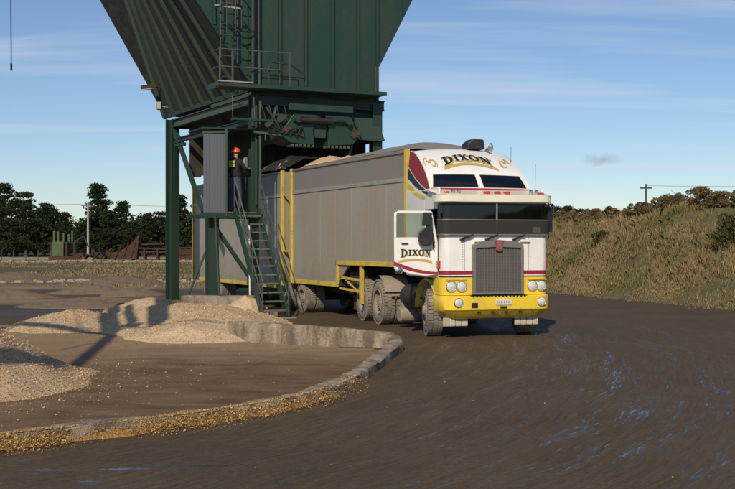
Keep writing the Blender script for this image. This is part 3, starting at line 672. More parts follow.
# raised sleeper roof: front face leans back
def RF(u, v, off=0.0):
    """u -1..1 across, v 0..1 up the leaning face"""
    s_ = .72 + 1.22*(.55*v+.45*v*v) + .10*abs(u)**4
    z = 3.0 + .95*(1.18*v-.18*v*v) - .05*v*u*u
    return Vector((u*(1.14-.05*v-.03*v*v), s_ - off*.66, z + off*.75))
rb = MB(); nu, nv_ = 28, 18
rb.grid(lambda a, c: RF(-1+2*a, c), nu, nv_)
rb.grid(lambda a, c: (lambda p: Vector((p.x*(1-.03*c), p.y + (2.28-p.y)*c, p.z + .05*math.sin(c*math.pi/2)*(1-.6*(2*a-1)**2))))(RF(-1+2*a, 1.0)), nu, 6)
for sgn in (-1, 1):
    vs = []; 
    for j in range(nv_+1):
        p = RF(sgn, j/nv_); vs += [p, Vector((p.x, 2.28, p.z))]
    rb.add(vs, [(2*j, 2*j+1, 2*j+3, 2*j+2) for j in range(nv_)])
rb.add([(-1.14,2.28,3.0),(1.14,2.28,3.0),(1.05,2.28,3.93),(-1.05,2.28,3.93)], [(0,1,2,3)])
roof = rb.build('sleeper_roof', M['white'], truck, smooth=35)
# roof windows with gaskets
for u0, u1 in ((-.90,-.10),(.04,.86)):
    for nm, g_, o_, m_ in (('roof_window', 0, .016, M['glass_dark']), ('window_gasket', .02, .008, M['black'])):
        bb = MB()
        def wf(a, c, g_=g_, o_=o_, u0=u0, u1=u1):
            v = .075-g_ + c*(.225+2*g_); lean = (c-.5)*.06
            uu = (u0-g_) + a*(u1-u0+2*g_)
            # clipped corners
            return RF(uu*(1-.0) - (lean*abs(uu)*np.sign(uu)), v, o_)
        bb.grid(wf, 10, 5); bb.build(nm, m_, roof, smooth=180)
# red line along foot of the raised roof
bb = MB().grid(lambda a, c: RF(-.99+1.98*a, .0+.035*c, .012), 24, 1); bb.build('red_stripe', M['red'], roof, smooth=180)
# side stripes on the sleeper (image-left side); side face follows x of the roof edge
def sidept(s_, z, off=.006):
    v = min(max((z-3.0)/.95, 0), 1); return Vector((-(1.14-.05*v-.03*v*v) - off - (.02 if z < 3.0 else 0), s_, z))
def sidepoly(name, poly, m_, off):
    # triangulate as strip between upper and lower polylines
    up, lo = poly; bb = MB(); n = 12
    def lerp(L, t):
        t = t*(len(L)-1); i = min(int(t), len(L)-2); f = t-i; return (L[i][0]*(1-f)+L[i+1][0]*f, L[i][1]*(1-f)+L[i+1][1]*f)
    bb.grid(lambda a, c: sidept(*(lambda p, q: (p[0]*(1-c)+q[0]*c, p[1]*(1-c)+q[1]*c))(lerp(lo, a), lerp(up, a)), off), n, 4)
    bb.build(name, m_, roof, smooth=180)
fe = [(p.y+.02, p.z) for p in (RF(-1, t) for t in (0,.25,.5,.75,.97))]
sidepoly('red_stripe', (fe + [(2.27,3.92)], [(.90,2.985),(1.35,3.13),(1.75,3.30),(2.27,3.58)]), M['red'], .006)
sidepoly('navy_stripe', ([(.90,2.965),(1.35,3.10),(1.75,3.27),(2.27,3.55)], [(.95,2.91),(1.35,3.0),(1.75,3.12),(2.27,3.33)]), M['navy'], .006)
sidepoly('yellow_stripe', ([(1.05,2.87),(1.45,2.96),(1.8,3.07),(2.25,3.24)], [(1.1,2.82),(1.45,2.87),(1.8,2.96),(2.25,3.11)]), M['yellow'], .006)
# ---- lettering
def letters(word):
    """serif letters as convex quads in a unit cell; returns list of (polygon, x offset)"""
    def ell(cx_, cy_, ro, ri, a0, a1, n):
        q = []
        for k in range(n):
            t0 = a0+(a1-a0)*k/n; t1 = a0+(a1-a0)*(k+1)/n
            q.append([(cx_+ro[0]*math.cos(t0), cy_+ro[1]*math.sin(t0)),(cx_+ro[0]*math.cos(t1), cy_+ro[1]*math.sin(t1)),(cx_+ri[0]*math.cos(t1), cy_+ri[1]*math.sin(t1)),(cx_+ri[0]*math.cos(t0), cy_+ri[1]*math.sin(t0))])
        return q
    ser = lambda x0, x1, y: [(x0,y-.04),(x1,y-.04),(x1,y+.05),(x0,y+.05)]
    G = {'D': ([[(.16,.04),(.40,.04),(.40,.96),(.16,.96)], ser(.02,.46,.04), ser(.02,.46,.95)] + ell(.36,.5,(.56,.5),(.30,.40),-math.pi/2,math.pi/2,10), .98),
         'I': ([[(.14,.04),(.38,.04),(.38,.96),(.14,.96)], ser(.02,.50,.04), ser(.02,.50,.95)], .56),
         'X': ([[(.06,.98),(.34,.98),(.80,.02),(.52,.02)], [(.06,.02),(.18,.02),(.78,.98),(.66,.98)], ser(.0,.34,.04), ser(.0,.38,.95), ser(.50,.86,.04), ser(.54,.86,.95)], .90),
         'O': (ell(.45,.5,(.45,.53),(.22,.43),0,2*math.pi,18), .94),
         'N': ([[(.12,.04),(.22,.04),(.22,.96),(.12,.96)], [(.66,.04),(.76,.04),(.76,.96),(.66,.96)], [(.10,.98),(.36,.98),(.78,.02),(.54,.02)], ser(.0,.34,.04), ser(.54,.88,.95), ser(.02,.26,.95)], .92)}
    out = []; x = 0
    for i, ch in enumerate(word):
        k = 1.18 if i == 0 else 1.0
        for q in G[ch][0]: out.append([(x+p[0]*k, (p[1]*k-(k-1)*.55)) for p in q])
        x += G[ch][1]*k + .05
    return out, x
def lettering(word, fn, parent, m_, grow=0.0, lift=0.0, name='lettering', dx=0.0, dy=0.0):
    qs, wid = letters(word); bb = MB()
    for i, q in enumerate(qs):
        c = np.mean(q, axis=0); vs = []
        for p in q:
            p = np.array(p); d = p-c; p = c + d*(1+grow/ max(.12, np.linalg.norm(d)))
            vs.append(fn((p[0]+dx)/wid, p[1]+dy, lift + i*.00022))
        bb.add(vs, [tuple(range(len(vs)))])
    return bb.build(name, m_, parent)
def arcfn(u0, u1, v0, h, bulge):
    def f(a, c, off):
        e = (a-.5)*2; return RF(u0+(u1-u0)*a, v0 + c*h*(1+.12*e*e) + bulge*(1-e*e), .008+off)
    return f
fn = arcfn(-.60,.42,.54,.155,.13)
lettering('DIXON', fn, roof, M['gold'], .12, 0, 'gold_lettering', .08, -.08)
lettering('DIXON', fn, roof, M['black'], .0, .012, 'black_lettering')
def ribbon(parent, fn_, m_, n=20, name='gold_scroll'):
    bb = MB().grid(fn_, n, 1); return bb.build(name, m_, parent, smooth=180)
ribbon(roof, lambda a, c: RF(-.63+1.10*a, .42+.13*(1-(2*a-1)**2)+c*.065, .009), M['gold'], 24, 'gold_banner')
for sgn, cxu in ((-1,-.80),(1,.66)):
    for k, (r_, ph, ln) in enumerate(((.10,.3,3.6),(.065,1.9,3.6),(.13,-.5,1.7),(.045,3.2,4.0))):
        def sc_(a, c, sgn=sgn, r_=r_, ph=ph, ln=ln, cxu=cxu, k=k):
            t = ph+ln*a; rr = r_*(1-.5*a) + c*.022*(math.sin(math.pi*a)+.15)
            return RF(cxu+sgn*(rr*math.cos(t)+.02*k), .60+1.5*rr*math.sin(t)+.05*(k-1), .008+.002*k)
        ribbon(roof, sc_, M['gold'], 16)
# roof fittings: dark air unit, horn loop, aerials, marker lamps, lamps on visor
b = MB(); b.prism([(-.20,0),(.20,0),(.17,.22),(-.10,.23),(-.22,.12)], lambda a, c, t: (a+.34, 2.02+t, 3.97+c), -.16, .2); b.build('roof_vent_unit', M['black'], truck, bevel=.03)
b = MB(); b.path([(.60,1.95,3.92),(.64,1.95,4.06),(.70,1.95,4.13),(.75,1.95,4.06),(.72,1.95,3.9)], .02, 6); b.tube((.60,1.95,3.95),(.60,1.75,3.98),.035,8,.05); b.build('air_horn', M['steel'], truck, smooth=50)
for (x,y,z,h) in ((.98,1.5,3.50,.50),(1.12,.6,2.95,.62)):
    b = MB(); b.tube((x,y,z-.1),(x+.01,y,z+h),.0045,5); b.tube((x,y,z-.12),(x,y,z+.05),.014,6); b.build('aerial', M['black'], truck)
for x in (-.17,.06,.27):
    b = MB(); b.box(x-.055,x+.055,.10,.22,2.885,2.955); b.build('marker_lamp', M['lampred'], truck, bevel=.015)
for x in (-1.02,1.06):
    b = MB(); b.box(x-.05,x+.05,.16,.26,2.88,2.945); b.build('marker_lamp', M['lampred'], truck, bevel=.015)
for x in (-.90,-.78,.82,.94):
    b = MB(); b.lathe([(-.02,0),(-.02,.03),(0,.045),(.06,.03),(.10,.0)], (x,.16,2.95), 'y', 12); b.tube((x,.2,2.88),(x,.2,2.95),.012,6); b.build('roof_lamp', M['chrome'], truck, smooth=50)
# front fittings
for x, a in ((-.64,.30),(-.10,.30),(.50,.30)):
    b = MB(); b.bar((x-.13,.005,1.985),(x+.10,-.01,2.075),.03,.035); b.box(x-.16,x-.10,0,.06,1.96,2.0); b.build('wiper', M['black'], truck)
for x in (-.38,.62):
    b = MB(); b.box(x-.11,x+.11,.0,.06,1.925,1.985); b.build('grab_handle', M['cream'], truck, bevel=.02)
# grille
b = MB(); gw = .545
outer = [(-gw,.88),(gw,.88),(gw,1.87),(.42,1.94),(0,1.975),(-.42,1.94),(-gw,1.87)]
inner = [(-gw+.055,.92),(gw-.055,.92),(gw-.055,1.79),(.40,1.81),(0,1.83),(-.40,1.81),(-gw+.055,1.79)]
def ring(b, o_, i_, y0, y1):
    n = len(o_); vs = [(a,y0,c) for a,c in o_]+[(a,y0,c) for a,c in i_]+[(a,y1,c) for a,c in o_]+[(a,y1,c) for a,c in i_]
    fs = []
    for k in range(n):
        j = (k+1) % n; fs += [(k,j,n+j,n+k),(k,2*n+k,2*n+j,j),(n+k,n+j,3*n+j,3*n+k)]
    return b.add(vs, fs)
ring(b, outer, inner, -.055, .05); gs = b.build('grille_surround', M['steel'], truck, bevel=.01)
b = MB(); b.prism([(x*.99, z) for x, z in inner], lambda a, c, t: (a, t, c), .0, .012); b.build('grille_back', M['black'], gs)
b = MB()
for k in range(46):
    z = .925+k*.0188; b.box(-gw+.055, gw-.055, -.022, -.008, z, z+.012)
for k in range(17):
    x = -.47+k*.0588; b.box(x-.004, x+.004, -.028, -.005, .92, 1.80)
b.build('grille_mesh', M['grille'], gs, kind='stuff')
b = MB(); b.prism([(-.10,1.965),(-.05,1.965),(0,1.93),(.05,1.965),(.10,1.965),(.07,1.88),(.075,1.77),(0,1.735),(-.075,1.77),(-.07,1.88)], lambda a, c, t: (a, t, c), -.085, -.056); em = b.build('emblem', M['lampred'], gs, bevel=.006)
b = MB(); b.prism([(-.045,1.93),(-.012,1.93),(-.012,1.78),(-.045,1.79)], lambda a, c, t: (a, t, c), -.094, -.086); b.prism([(.012,1.93),(.045,1.93),(.045,1.79),(.012,1.78)], lambda a, c, t: (a, t, c), -.094, -.086); b.build('emblem_bar', M['chrome'], em)
b = MB(); b.box(-.62,.62,-.06,.04,.825,.862)
for k in range(15): b.box(-.58+k*.08, -.54+k*.08, -.075,-.055,.83,.85)
b.build('grille_foot_bar', M['black'], truck)
# yellow lower front: upper panel and bumper (bumper narrows under to a chin)
wallpath(MB(), rpath(1.18,.05,.55,.22), .87, 1.222, .04).build('lower_panel', M['yellow'], truck, smooth=40)
bp = MB(); prof = [(.862,.0,.0),(.84,-.03,.01),(.58,-.035,.015),(.535,.02,-.015),(.42,.10,-.07),(.39,.16,-.12)]
rows = []
for z, ds, dw in prof:
    P = rpath(1.18+dw, -.04+ds, .62, .30, 0, 9); rows.append([(x,y,z + (.06*max(0,(abs(x)-.75)/.45)**2 if z < .5 else 0)) for x,y in P])
n_ = len(rows[0]); bp.add([p for r_ in rows for p in r_], [(j*n_+i, (j+1)*n_+i, (j+1)*n_+i+1, j*n_+i+1) for j in range(len(rows)-1) for i in range(n_-1)])
bp.add(rows[0]+[(x,max(y,.2)+.3,.862) for x,y,z in rows[0]], [(i,i+1,n_+i+1,n_+i) for i in range(n_-1)])
bump = bp.build('bumper', M['yellow'], truck, smooth=50)
b = MB(); b.box(-.60,-.47,-.088,-.03,.62,.72); b.build('tow_recess', M['black'], bump)
b = MB(); b.box(.02,.17,-.088,-.03,.60,.645); b.build('tow_recess', M['black'], bump)
for x in (-.42,-.12,.17,.48):
    b = MB(); b.box(x-.035,x+.035,-.045,.0,.515,.535); b.build('vent_slot', M['black'], bump)
b = MB(); b.tube((.03,-.03,.53),(.03,-.04,.46),.014,6); b.build('tow_pin', M['steel'], bump)
b = MB(); b.box(-.08,.26,-.092,-.078,.668,.785); pl = b.build('number_plate', M['white'], truck, bevel=.006)
b = MB()
for x in (-.045,-.005,.035,.10,.15,.20): b.box(x-.006, x+.006, -.0945, -.0925, .70, .755)
b.build('plate_marks', M['steel'], pl)
# body seams, rivets and handle
for sx in (-1,1):
    b = MB(); b.box(sx*.70-.004, sx*.70+.004, .0545, .062, 1.36, 2.04); b.build('panel_seam', M['black'], cabf)
b = MB()
for sx in (-1,1):
    for k in range(14): b.lathe([(-.006,0),(-.005,.008),(.004,.010)], (sx*.735,.06,1.40+k*.047), 'y', 6)
    for k in range(11): b.lathe([(-.006,0),(-.005,.008),(.004,.010)], (sx*(.60+.03*0)+0*k, .06, 2.0-0*k), 'y', 6) if k == 0 else None
b.build('rivets', M['steel'], cabf, kind='stuff')
# head lamps
def lamp(x, y, z, r_, par):
    b = MB(); b.lathe([(.03,r_*1.02),(-.012,r_*1.16),(-.02,r_*1.08),(-.008,r_*.97)], (x,y,z), 'y', 20); h = b.build('headlight', M['chrome'], par, smooth=40)
    b = MB(); b.lathe([(-.034,0),(-.032,r_*.4),(-.026,r_*.75),(-.012,r_*.97)], (x,y,z), 'y', 20); b.build('lens', M['lens'], h, smooth=60)
    b = MB(); b.lathe([(.005,r_*.93),(.012,r_*1.0)], (x,y,z), 'y', 12); b.tube((x-.004,y-.024,z),(x+.004,y-.026,z),.012,8); b.build('bulb', M['steel'], h)
for xs in (-.985,-.77): lamp(xs, .040 if xs > -.95 else .046, 1.04, .098, truck)
for xs in (.78,.98): lamp(xs, .040 if xs < .95 else .046, 1.04, .098, truck)
for xs in (-.88,.93): lamp(xs, -.078 if xs < 0 else -.074, .725, .085, truck)
for xa, xb_ in ((-1.08,-.66),(.69,1.09)):
    b = MB(); b.box(xa, xb_, .02, .055, 1.165, 1.185); b.build('lamp_hood', M['yellow_dirty'], truck)
# pale plates under the bumper
for x in (-.84,.72):
    b = MB()
    for k in range(4): b.box(x-.27+k*.135, x-.27+k*.135+.128, .16, .21, .24, .42)
    b.build('valance_plate', M['valance'], truck, bevel=.02)
# mud guards over steer wheels
for sg in (-1,1):
    b = MB(); n = 12
    def mg(a, c, sg=sg): t = R(20+160*a); return (sg*(.78+.42*c), .98-.62*math.cos(t), .55+.62*math.sin(t))
    b.grid(mg, n, 2); o = b.build('mudguard', M['yellow_dirty'], truck, smooth=180); so_ = o.modifiers.new('s','SOLIDIFY'); so_.thickness = .02
# side marker lamps
b = MB(); b.box(-1.20,-1.15,.20,.32,1.40,1.56); b.build('side_lamp', M['lampred'], truck, bevel=.015)
b = MB(); b.box(1.16,1.30,.35,.42,1.42,1.58); b.build('side_lamp', M['lampred'], truck, bevel=.02)
# mirrors
b = MB(); b.box(1.22,1.33,.22,.34,2.14,2.66); b.bar((1.15,.3,2.62),(1.28,.3,2.66),.03,.03); b.bar((1.15,.3,2.1),(1.28,.3,2.14),.03,.03); b.tube((1.28,.30,2.0),(1.28,.30,2.75),.012,6); b.build('mirror', M['black'], truck, bevel=.03)
# ---- open door (hinged at its front edge, swung out beside the cab)
HX, HY = -1.175, .30; dd = Vector((-.985,.17,0)).normalized(); dn = Vector((dd.y,-dd.x,0))
if dn.y > 0: dn = -dn                                   # outward skin faces the front
def DP(d, z, t): p = Vector((HX,HY,0)) + dd*d + dn*t; return (p.x, p.y, z)
b = MB()
low = [(0,1.28),(.25,1.25),(.55,1.29),(.88,1.40),(.885,2.02),(.42,2.02),(.32,1.92),(0,1.92)]
b.prism(low, DP, -.05, 0); door = b.build('door', M['white'], truck, bevel=.01)
b = MB(); fw = .045
b.prism([(0,1.92),(.055,1.92),(.165,2.50),(.14,2.545),(.115,2.54)], DP, -.045, 0)
b.prism([(.14,2.50),(.82,2.50),(.84,2.52),(.80,2.555),(.14,2.555)], DP, -.0451, .0004)
b.prism([(.838,2.02),(.885,2.02),(.885,2.50),(.84,2.54),(.82,2.50),(.838,2.46)], DP, -.0452, .0006)
b.build('window_frame', M['white'], door, bevel=.008)
b = MB(); b.prism([(.05,1.925),(.33,1.925),(.43,2.025),(.84,2.025),(.825,2.50),(.16,2.50)], DP, -.028, -.022); b.build('door_pane', M['glass_door'], door)
def rs(a, c): d = .886*a; z0 = 1.285+.17*a**1.5-.02*math.sin(math.pi*a); return Vector(DP(d, z0+c*(.045+.045*a), .004))
MB().grid(rs, 16, 1).build('red_stripe', M['red'], door, smooth=180)
dfn = lambda a, c, off: Vector(DP(.76-.62*a, 1.635+c*.115*(1+.25*(2*a-1)**2)-.03*(2*a-1)**2+.03, .004+off))
lettering('DIXON', dfn, door, M['gold'], .08, 0, 'gold_lettering', .07, -.06)
lettering('DIXON', dfn, door, M['black'], .0, .008, 'black_lettering')
ribbon(door, lambda a, c: Vector(DP(.80-.68*a, 1.505+.045*(1-(2*a-1)**2)+c*.05, .005)), M['gold'], 16, 'gold_banner')
b = MB(); c0 = Vector(DP(.80,1.37,.05)); b.lathe([(-.05,0),(-.05,.05),(-.02,.085),(.03,.08)], c0, 'y', 16); b.build('door_step_lamp', M['chrome'], door, smooth=50)
b = MB(); b.bar(DP(.74,1.90,.02), DP(.60,1.90,.02), .03,.025); b.build('door_handle', M['black'], door, bevel=.008)
# mirror on the door
b = MB(); q = [DP(.20,2.0,.16), DP(.40,2.0,.20)]
b.prism([(.10,1.93),(.20,1.86),(.34,1.86),(.42,1.95),(.40,2.12),(.30,2.22),(.14,2.22)], DP, .07, .17)
b.prism([(.14,2.25),(.34,2.25),(.32,2.52),(.15,2.52)], DP, .08, .16)
b.bar(DP(.08,1.75,.02), DP(.13,2.0,.12), .025,.025); b.bar(DP(.13,2.52,.02), DP(.2,2.4,.12), .025,.025)
b.build('mirror', M['black'], truck, bevel=.03)
# ---- chassis, tanks, drive-line bits
b = MB()
for sx in (-.40,.40): b.box(sx-.04,sx+.04,.45,6.0,.72,.98)
for y in (.6,1.9,3.0,4.7,5.9): b.box(-.36,.36,y-.05,y+.05,.76,.94)
b.box(-.95,.95,.86,1.0,.42,.54); b.build('chassis', M['chassis'], truck, bevel=.01)
b = MB(); b.box(-.62,.62,.75,2.1,.55,1.18); b.build('engine', M['chassis'], truck, bevel=.05)
b = MB(); b.lathe([(0,0),(0,.55),(.08,.55),(.08,0)], (0,4.7,1.0), 'z', 24); b.box(-.5,.5,4.3,5.3,.98,1.03); b.build('fifth_wheel', M['chassis'], truck, bevel=.01)
b = MB(); b.lathe([(0,0),(.0,.24),(.04,.28),(1.0,.28),(1.04,.24),(1.04,0)], (-.80,1.95,.72), 'y', 20); b.build('fuel_tank', M['chassis'], truck, smooth=40)
b = MB(); b.lathe([(0,0),(0,.14),(.03,.17),(.40,.17),(.43,.14),(.43,0)], (-1.10,2.95,.30), 'x', 20); b.box(-1.05,-.72,2.9,3.0,.4,.8); b.build('air_tank', M['mudrim'], truck, smooth=40)
b = MB(); b.lathe([(0,0),(0,.085),(.03,.09),(.26,.09),(.28,.07),(.28,0)], (-1.02,1.25,.98), 'z', 16); b.bar((-1.02,1.25,1.2),(-.7,1.25,1.3),.04,.04); b.build('air_cleaner', M['mudrim'], truck, smooth=40)
b = MB(); b.box(-1.12,-.72,1.0,1.55,.42,.47); b.box(-1.12,-.72,1.02,1.5,.72,.76); b.bar((-1.05,1.5,.42),(-1.0,1.5,1.2),.04,.04); b.bar((-1.08,1.05,.42),(-1.08,1.05,1.2),.04,.04); b.build('cab_step', M['chassis'], truck)
b = MB()
for y in (3.05,): b.grid(lambda a, c: (-1.22+.62*c, 4.15-.63*math.cos(R(25+60*a)), .52+.63*math.sin(R(25+60*a))), 8, 2)
b.bar((-1.1,3.5,.72),(-.5,3.5,.72),.05,.05); b.build('guard_bracket', M['mudrim'], truck)
# wheels
wheel(truck, -1.20, .98, -1, .32, False, steer=R(-13)); wheel(truck, 1.20, .98, 1, .32, False, steer=R(-13))
for y in (4.12,5.42):
    wheel(truck, -1.24, y, -1, .60, True); wheel(truck, 1.24, y, 1, .60, True)
    b = MB(); b.tube((-.7,y,.525),(.7,y,.525),.10,10); b.lathe([(-.2,0),(-.12,.2),(.12,.2),(.2,0)], (0,y,.525), 'x', 14); b.build('axle', M['chassis'], truck, smooth=40)
for x in (-.94,.94):
    b = MB(); b.box(x-.3,x+.3,6.08,6.10,.22,.95); b.build('mud_flap', M['chassis'], truck)

# ---------------------------------------------------------------- trailers
def trailer(name, label, org, rz, L, z_low, z_hi, step, panels, ladder_front, wheels_y, tarp_range, upper_z):
    t = thing(name, label, 'trailer', org, rz)
    H = 4.0; HWt = 1.25; zb = upper_z
    for sg in (-1, 1):
        # upper sheets (top band), trim rail, lower sheets
        for i in range(panels):
            y0 = .10 + (L-.2)*i/panels; y1 = .10 + (L-.2)*(i+1)/panels
            zz = z_hi if (y0+y1)/2 < step else z_low
            b = MB(); b.box(sg*(HWt-.035)-.012, sg*(HWt-.035)+.012, y0+.006, y1-.006, zz+.06, zb-.002); b.build('side_panel', M['alu'], t)
            if i:
                b = MB(); b.box(sg*(HWt-.026)-.008, sg*(HWt-.026)+.008, y0-.010, y0+.010, zz+.06, zb-.003); b.build('seam_strip', M['alu'], t)
        nb = max(2, panels//3)
        for i in range(nb):
            y0 = .10 + (L-.2)*i/nb; y1 = .10 + (L-.2)*(i+1)/nb
            b = MB(); b.box(sg*(HWt-.03)-.012, sg*(HWt-.03)+.012, y0+.004, y1-.004, zb+.10, H-.06); b.build('top_panel', M['alu_top'], t)
        b = MB(); b.box(sg*(HWt-.022)-.022, sg*(HWt-.022)+.022, .09, L-.09, zb, zb+.098); b.build('trim_rail', M['alu_trim'], t, bevel=.006)
        b = MB(); b.box(sg*(HWt-.02)-.03, sg*(HWt-.02)+.03, .09, L-.09, H-.062, H); b.build('top_rail', M['steel'], t, bevel=.01)
        b = MB()
        if step > 0:
            b.box(sg*(HWt-.02)-.025, sg*(HWt-.02)+.025, 0, step+.05, z_hi-.05, z_hi+.06)
            b.box(sg*(HWt-.02)-.0255, sg*(HWt-.02)+.0255, step-.02, step+.07, z_low-.0, z_hi-.052)
            b.box(sg*(HWt-.02)-.025, sg*(HWt-.02)+.025, step, L, z_low-.055, z_low+.06)
        else: b.box(sg*(HWt-.02)-.025, sg*(HWt-.02)+.025, 0, L, z_low-.055, z_low+.06)
        b.build('bottom_rail', M['yellow_dirty'], t, bevel=.006)
        for y, z0 in ((.045, z_hi if step > 0 else z_low),(L-.045, z_low)):
            b = MB(); b.box(sg*(HWt-.02)-.05, sg*(HWt-.02)+.05, y-.055, y+.055, z0-.053, H+.02); b.build('corner_post', M['yellow_dirty'], t, bevel=.01)
    for y, z0 in ((.03, z_hi if step > 0 else z_low),(L-.03, z_low)):
        b = MB(); b.box(-HWt+.08, HWt-.08, y-.015, y+.015, z0, H-.01); b.build('end_wall', M['alu'], t)
    b = MB()
    if step > 0: b.box(-1.2,1.2,.03,step,z_hi-.03,z_hi+.03); b.box(-1.2,1.2,step,L-.03,z_low-.03,z_low+.03); b.box(-1.2,1.2,step,step+.04,z_low+.03,z_hi-.03)
    else: b.box(-1.2,1.2,.03,L-.03,z_low-.03,z_low+.03)
    b.build('floor', M['chassis'], t)
    # tarpaulin: rolled out over hoops
    if tarp_range:
        ya, yb_ = tarp_range
        def tf(a, c):
            x = (-1+2*a); y = ya+(yb_-ya)*c; k = math.sin(min(1, c*7)*math.pi/2)*math.sin(min(1,(1-c)*1.7+.02)*math.pi/2)
            hgt = .27*(1-x*x)*k + .025*math.cos(c*math.pi*2*5)*(1-abs(x)) + .02*fbm(x*4+9, y*2, 3, 61)
            return (x*(HWt+.012), y, H+.02+hgt)
        b = MB().grid(tf, 20, 60); b.build('tarpaulin', M['tarp'], t, smooth=180)
        for sg in (-1,1):
            b = MB().grid(lambda a, c: (sg*(HWt+.016+.006*math.sin(c*40)), ya+(yb_-ya)*c, H+.022-.07*a-.004*math.sin(c*23)), 2, 60); b.build('tarpaulin_hem', M['tarp'], t, smooth=180)
    # chassis and wheels
    b = MB()
    for sx in (-.45,.45): b.box(sx-.05,sx+.05,(step if step > 0 else .2), L-.1, z_low-.28, z_low-.03)
    if step > 0:
        for sx in (-.45,.45): b.box(sx-.05,sx+.05,.3,step+.3,z_hi-.22,z_hi-.03)
    b.build('chassis', M['chassis'], t)
    for y in wheels_y:
        wheel(t, -1.22, y, -1, .60, True, r=.41); wheel(t, 1.22, y, 1, .60, True, r=.41)
        b = MB(); b.tube((-.7,y,.41),(.7,y,.41),.09,10); b.build('axle', M['chassis'], t, smooth=40)
    return t
TB = R(27)
T1 = (2.003,23.47,0)
t1 = trailer('bulk_trailer', 'grey sheet-sided bulk trailer with tarpaulin and stepped yellow bottom rail, behind the cab', T1, TB, 6.75, .85, 1.41, 3.68, 7, False, (6.05,7.25), (-.02,5.75), 3.30)
dv = Vector((-math.sin(TB), math.cos(TB), 0))
T2 = Vector(T1) + dv*(6.75+.62)
t2 = trailer('bulk_trailer', 'second grey bulk trailer, mostly hidden behind the stairs and tower legs', T2, TB, 8.6, .66, .66, 0, 9, True, (5.9,7.1), None, 3.25)
# yellow ladder bars / gap braces between the two trailers
b = MB()
for z in (1.7,3.3): b.bar((-1.23,6.80,z),(-1.23,7.35,z),.03,.05)
b.build('gap_brace', M['yellow_dirty'], t1)
# yellow under-body bracket with steps ahead of the trailer axles
b = MB(); b.box(-1.22,-1.14,2.36,2.46,.42,1.35); b.bar((-1.18,2.46,.72),(-1.18,3.65,.76),.05,.05); b.bar((-1.18,2.46,1.0),(-1.18,3.65,1.04),.04,.06); b.bar((-1.18,2.6,.72),(-1.18,3.3,.98),.03,.03)
b.build('under_rail', M['yellow_dirty'], t1)
b = MB(); b.box(-1.0,-.2,2.5,3.5,.62,1.2); b.build('tool_locker', M['chassis'], t1, bevel=.02)
b = MB(); b.prism([(3.72,1.36),(3.72,.9),(3.1,1.36)], lambda a, c, t_: (t_, a, c), -1.2, -1.15); b.build('gusset', M['alu'], t1)
# loads of chips
def load(label, t, y0, y1, base, h, seed, pk):
    def f(a, c):
        x = -1+2*a; y = y0+(y1-y0)*c
        return (x*1.19, y, base + h*(1-.75*x*x)*(.55+.45*math.sin(c*math.pi))*(.35+.65*math.exp(-((y-pk)/1.5)**2))*(.6+.8*fbm(x*2+9, y*1.3, 4, seed)) + .05*(fbm(x*14, y*12, 2, seed+2)-.4))
    b = MB().grid(f, 40, 60); o = b.build('chip_load', M['chips'], None, smooth=180); o.location = t.location; o.rotation_euler = t.rotation_euler
    tag(o, label, 'wood chips')
load('heaped fresh tan chips at the open rear of the covered trailer', t1, 5.6, 6.70, 3.88, .55, 51, 6.7)
load('fresh tan chips filling the second trailer under the hopper', t2, .08, 8.5, 3.95, .95, 57, .9)
# ---------------------------------------------------------------- loading hopper tower
N0 = Vector((-3.2,28.7,0)); U = Vector((.927,.375,0)).normalized(); Vv = Vector((-.5,.866,0)).normalized()
tower = thing('loading_hopper', 'tall dark green steel chip hopper on legs, standing over the trailers', 'hopper', N0)
def Hh(t, q, z): return U*t + Vv*q + Vector((0,0,z))          # tower-local
def HX_(x, y, D): return PX(x, y, D) - N0
WD, LN = 3.75, 6.84
def part(b, name, m, parent=tower, **k): return b.build(name, m, parent, **k)
ZB = 6.12
# legs (H-section)
def leg(p, h, a, dirx, name='leg', z0=-.1, m=None):
    b = MB(); x = Vector(dirx).normalized(); y = Vector((-x.y, x.x, 0)); p = Vector((p[0],p[1],0)); f = .022
    for s_ in (-1,1): b.obar(p + y*(s_*(a/2-f/2)) + Vector((0,0,z0)), p + y*(s_*(a/2-f/2)) + Vector((0,0,h)), x, a, f)
    b.obar(p+Vector((0,0,z0)), p+Vector((0,0,h)), x, .016, a-2*f-.002)
    return part(b, name, m or M['green'])
leg(Hh(0,0,0), ZB, .24, U); leg(Hh(WD-.05,-.02,0), 6.0, .30, U)
leg(Hh(0,LN,0), ZB, .33, U+Vv*.5); leg(Vector((-2.35,36.0,0))-N0, ZB, .36, U)
# main beams
def beam(p, q, name='beam', d=.28, w_=.16, m=None):
    b = MB(); p = Vector(p); q = Vector(q); f = .025
    b.bar(p+Vector((0,0,d/2-f/2)), q+Vector((0,0,d/2-f/2)), w_, f); b.bar(p-Vector((0,0,d/2-f/2)), q-Vector((0,0,d/2-f/2)), w_, f); b.bar(p, q, .02, d-2*f-.002)
    return part(b, name, m or M['green'])
beam(Hh(-.1,-.05,ZB-.16), Hh(WD+.2,-.05,ZB-.16), d=.30)
beam(Hh(0,.12,ZB-.16), Hh(0,LN-.2,ZB-.16), d=.26, m=M['rail'])
beam(Hh(.15,LN,ZB-.16), Hh(WD,LN,ZB-.16)); beam(Hh(WD,.3,ZB-.16), Hh(WD,LN-.2,ZB-.16))
beam(Hh(0,.15,ZB-.75), Hh(0,LN-.3,ZB-.75), d=.16, w_=.1, m=M['green_dk'])
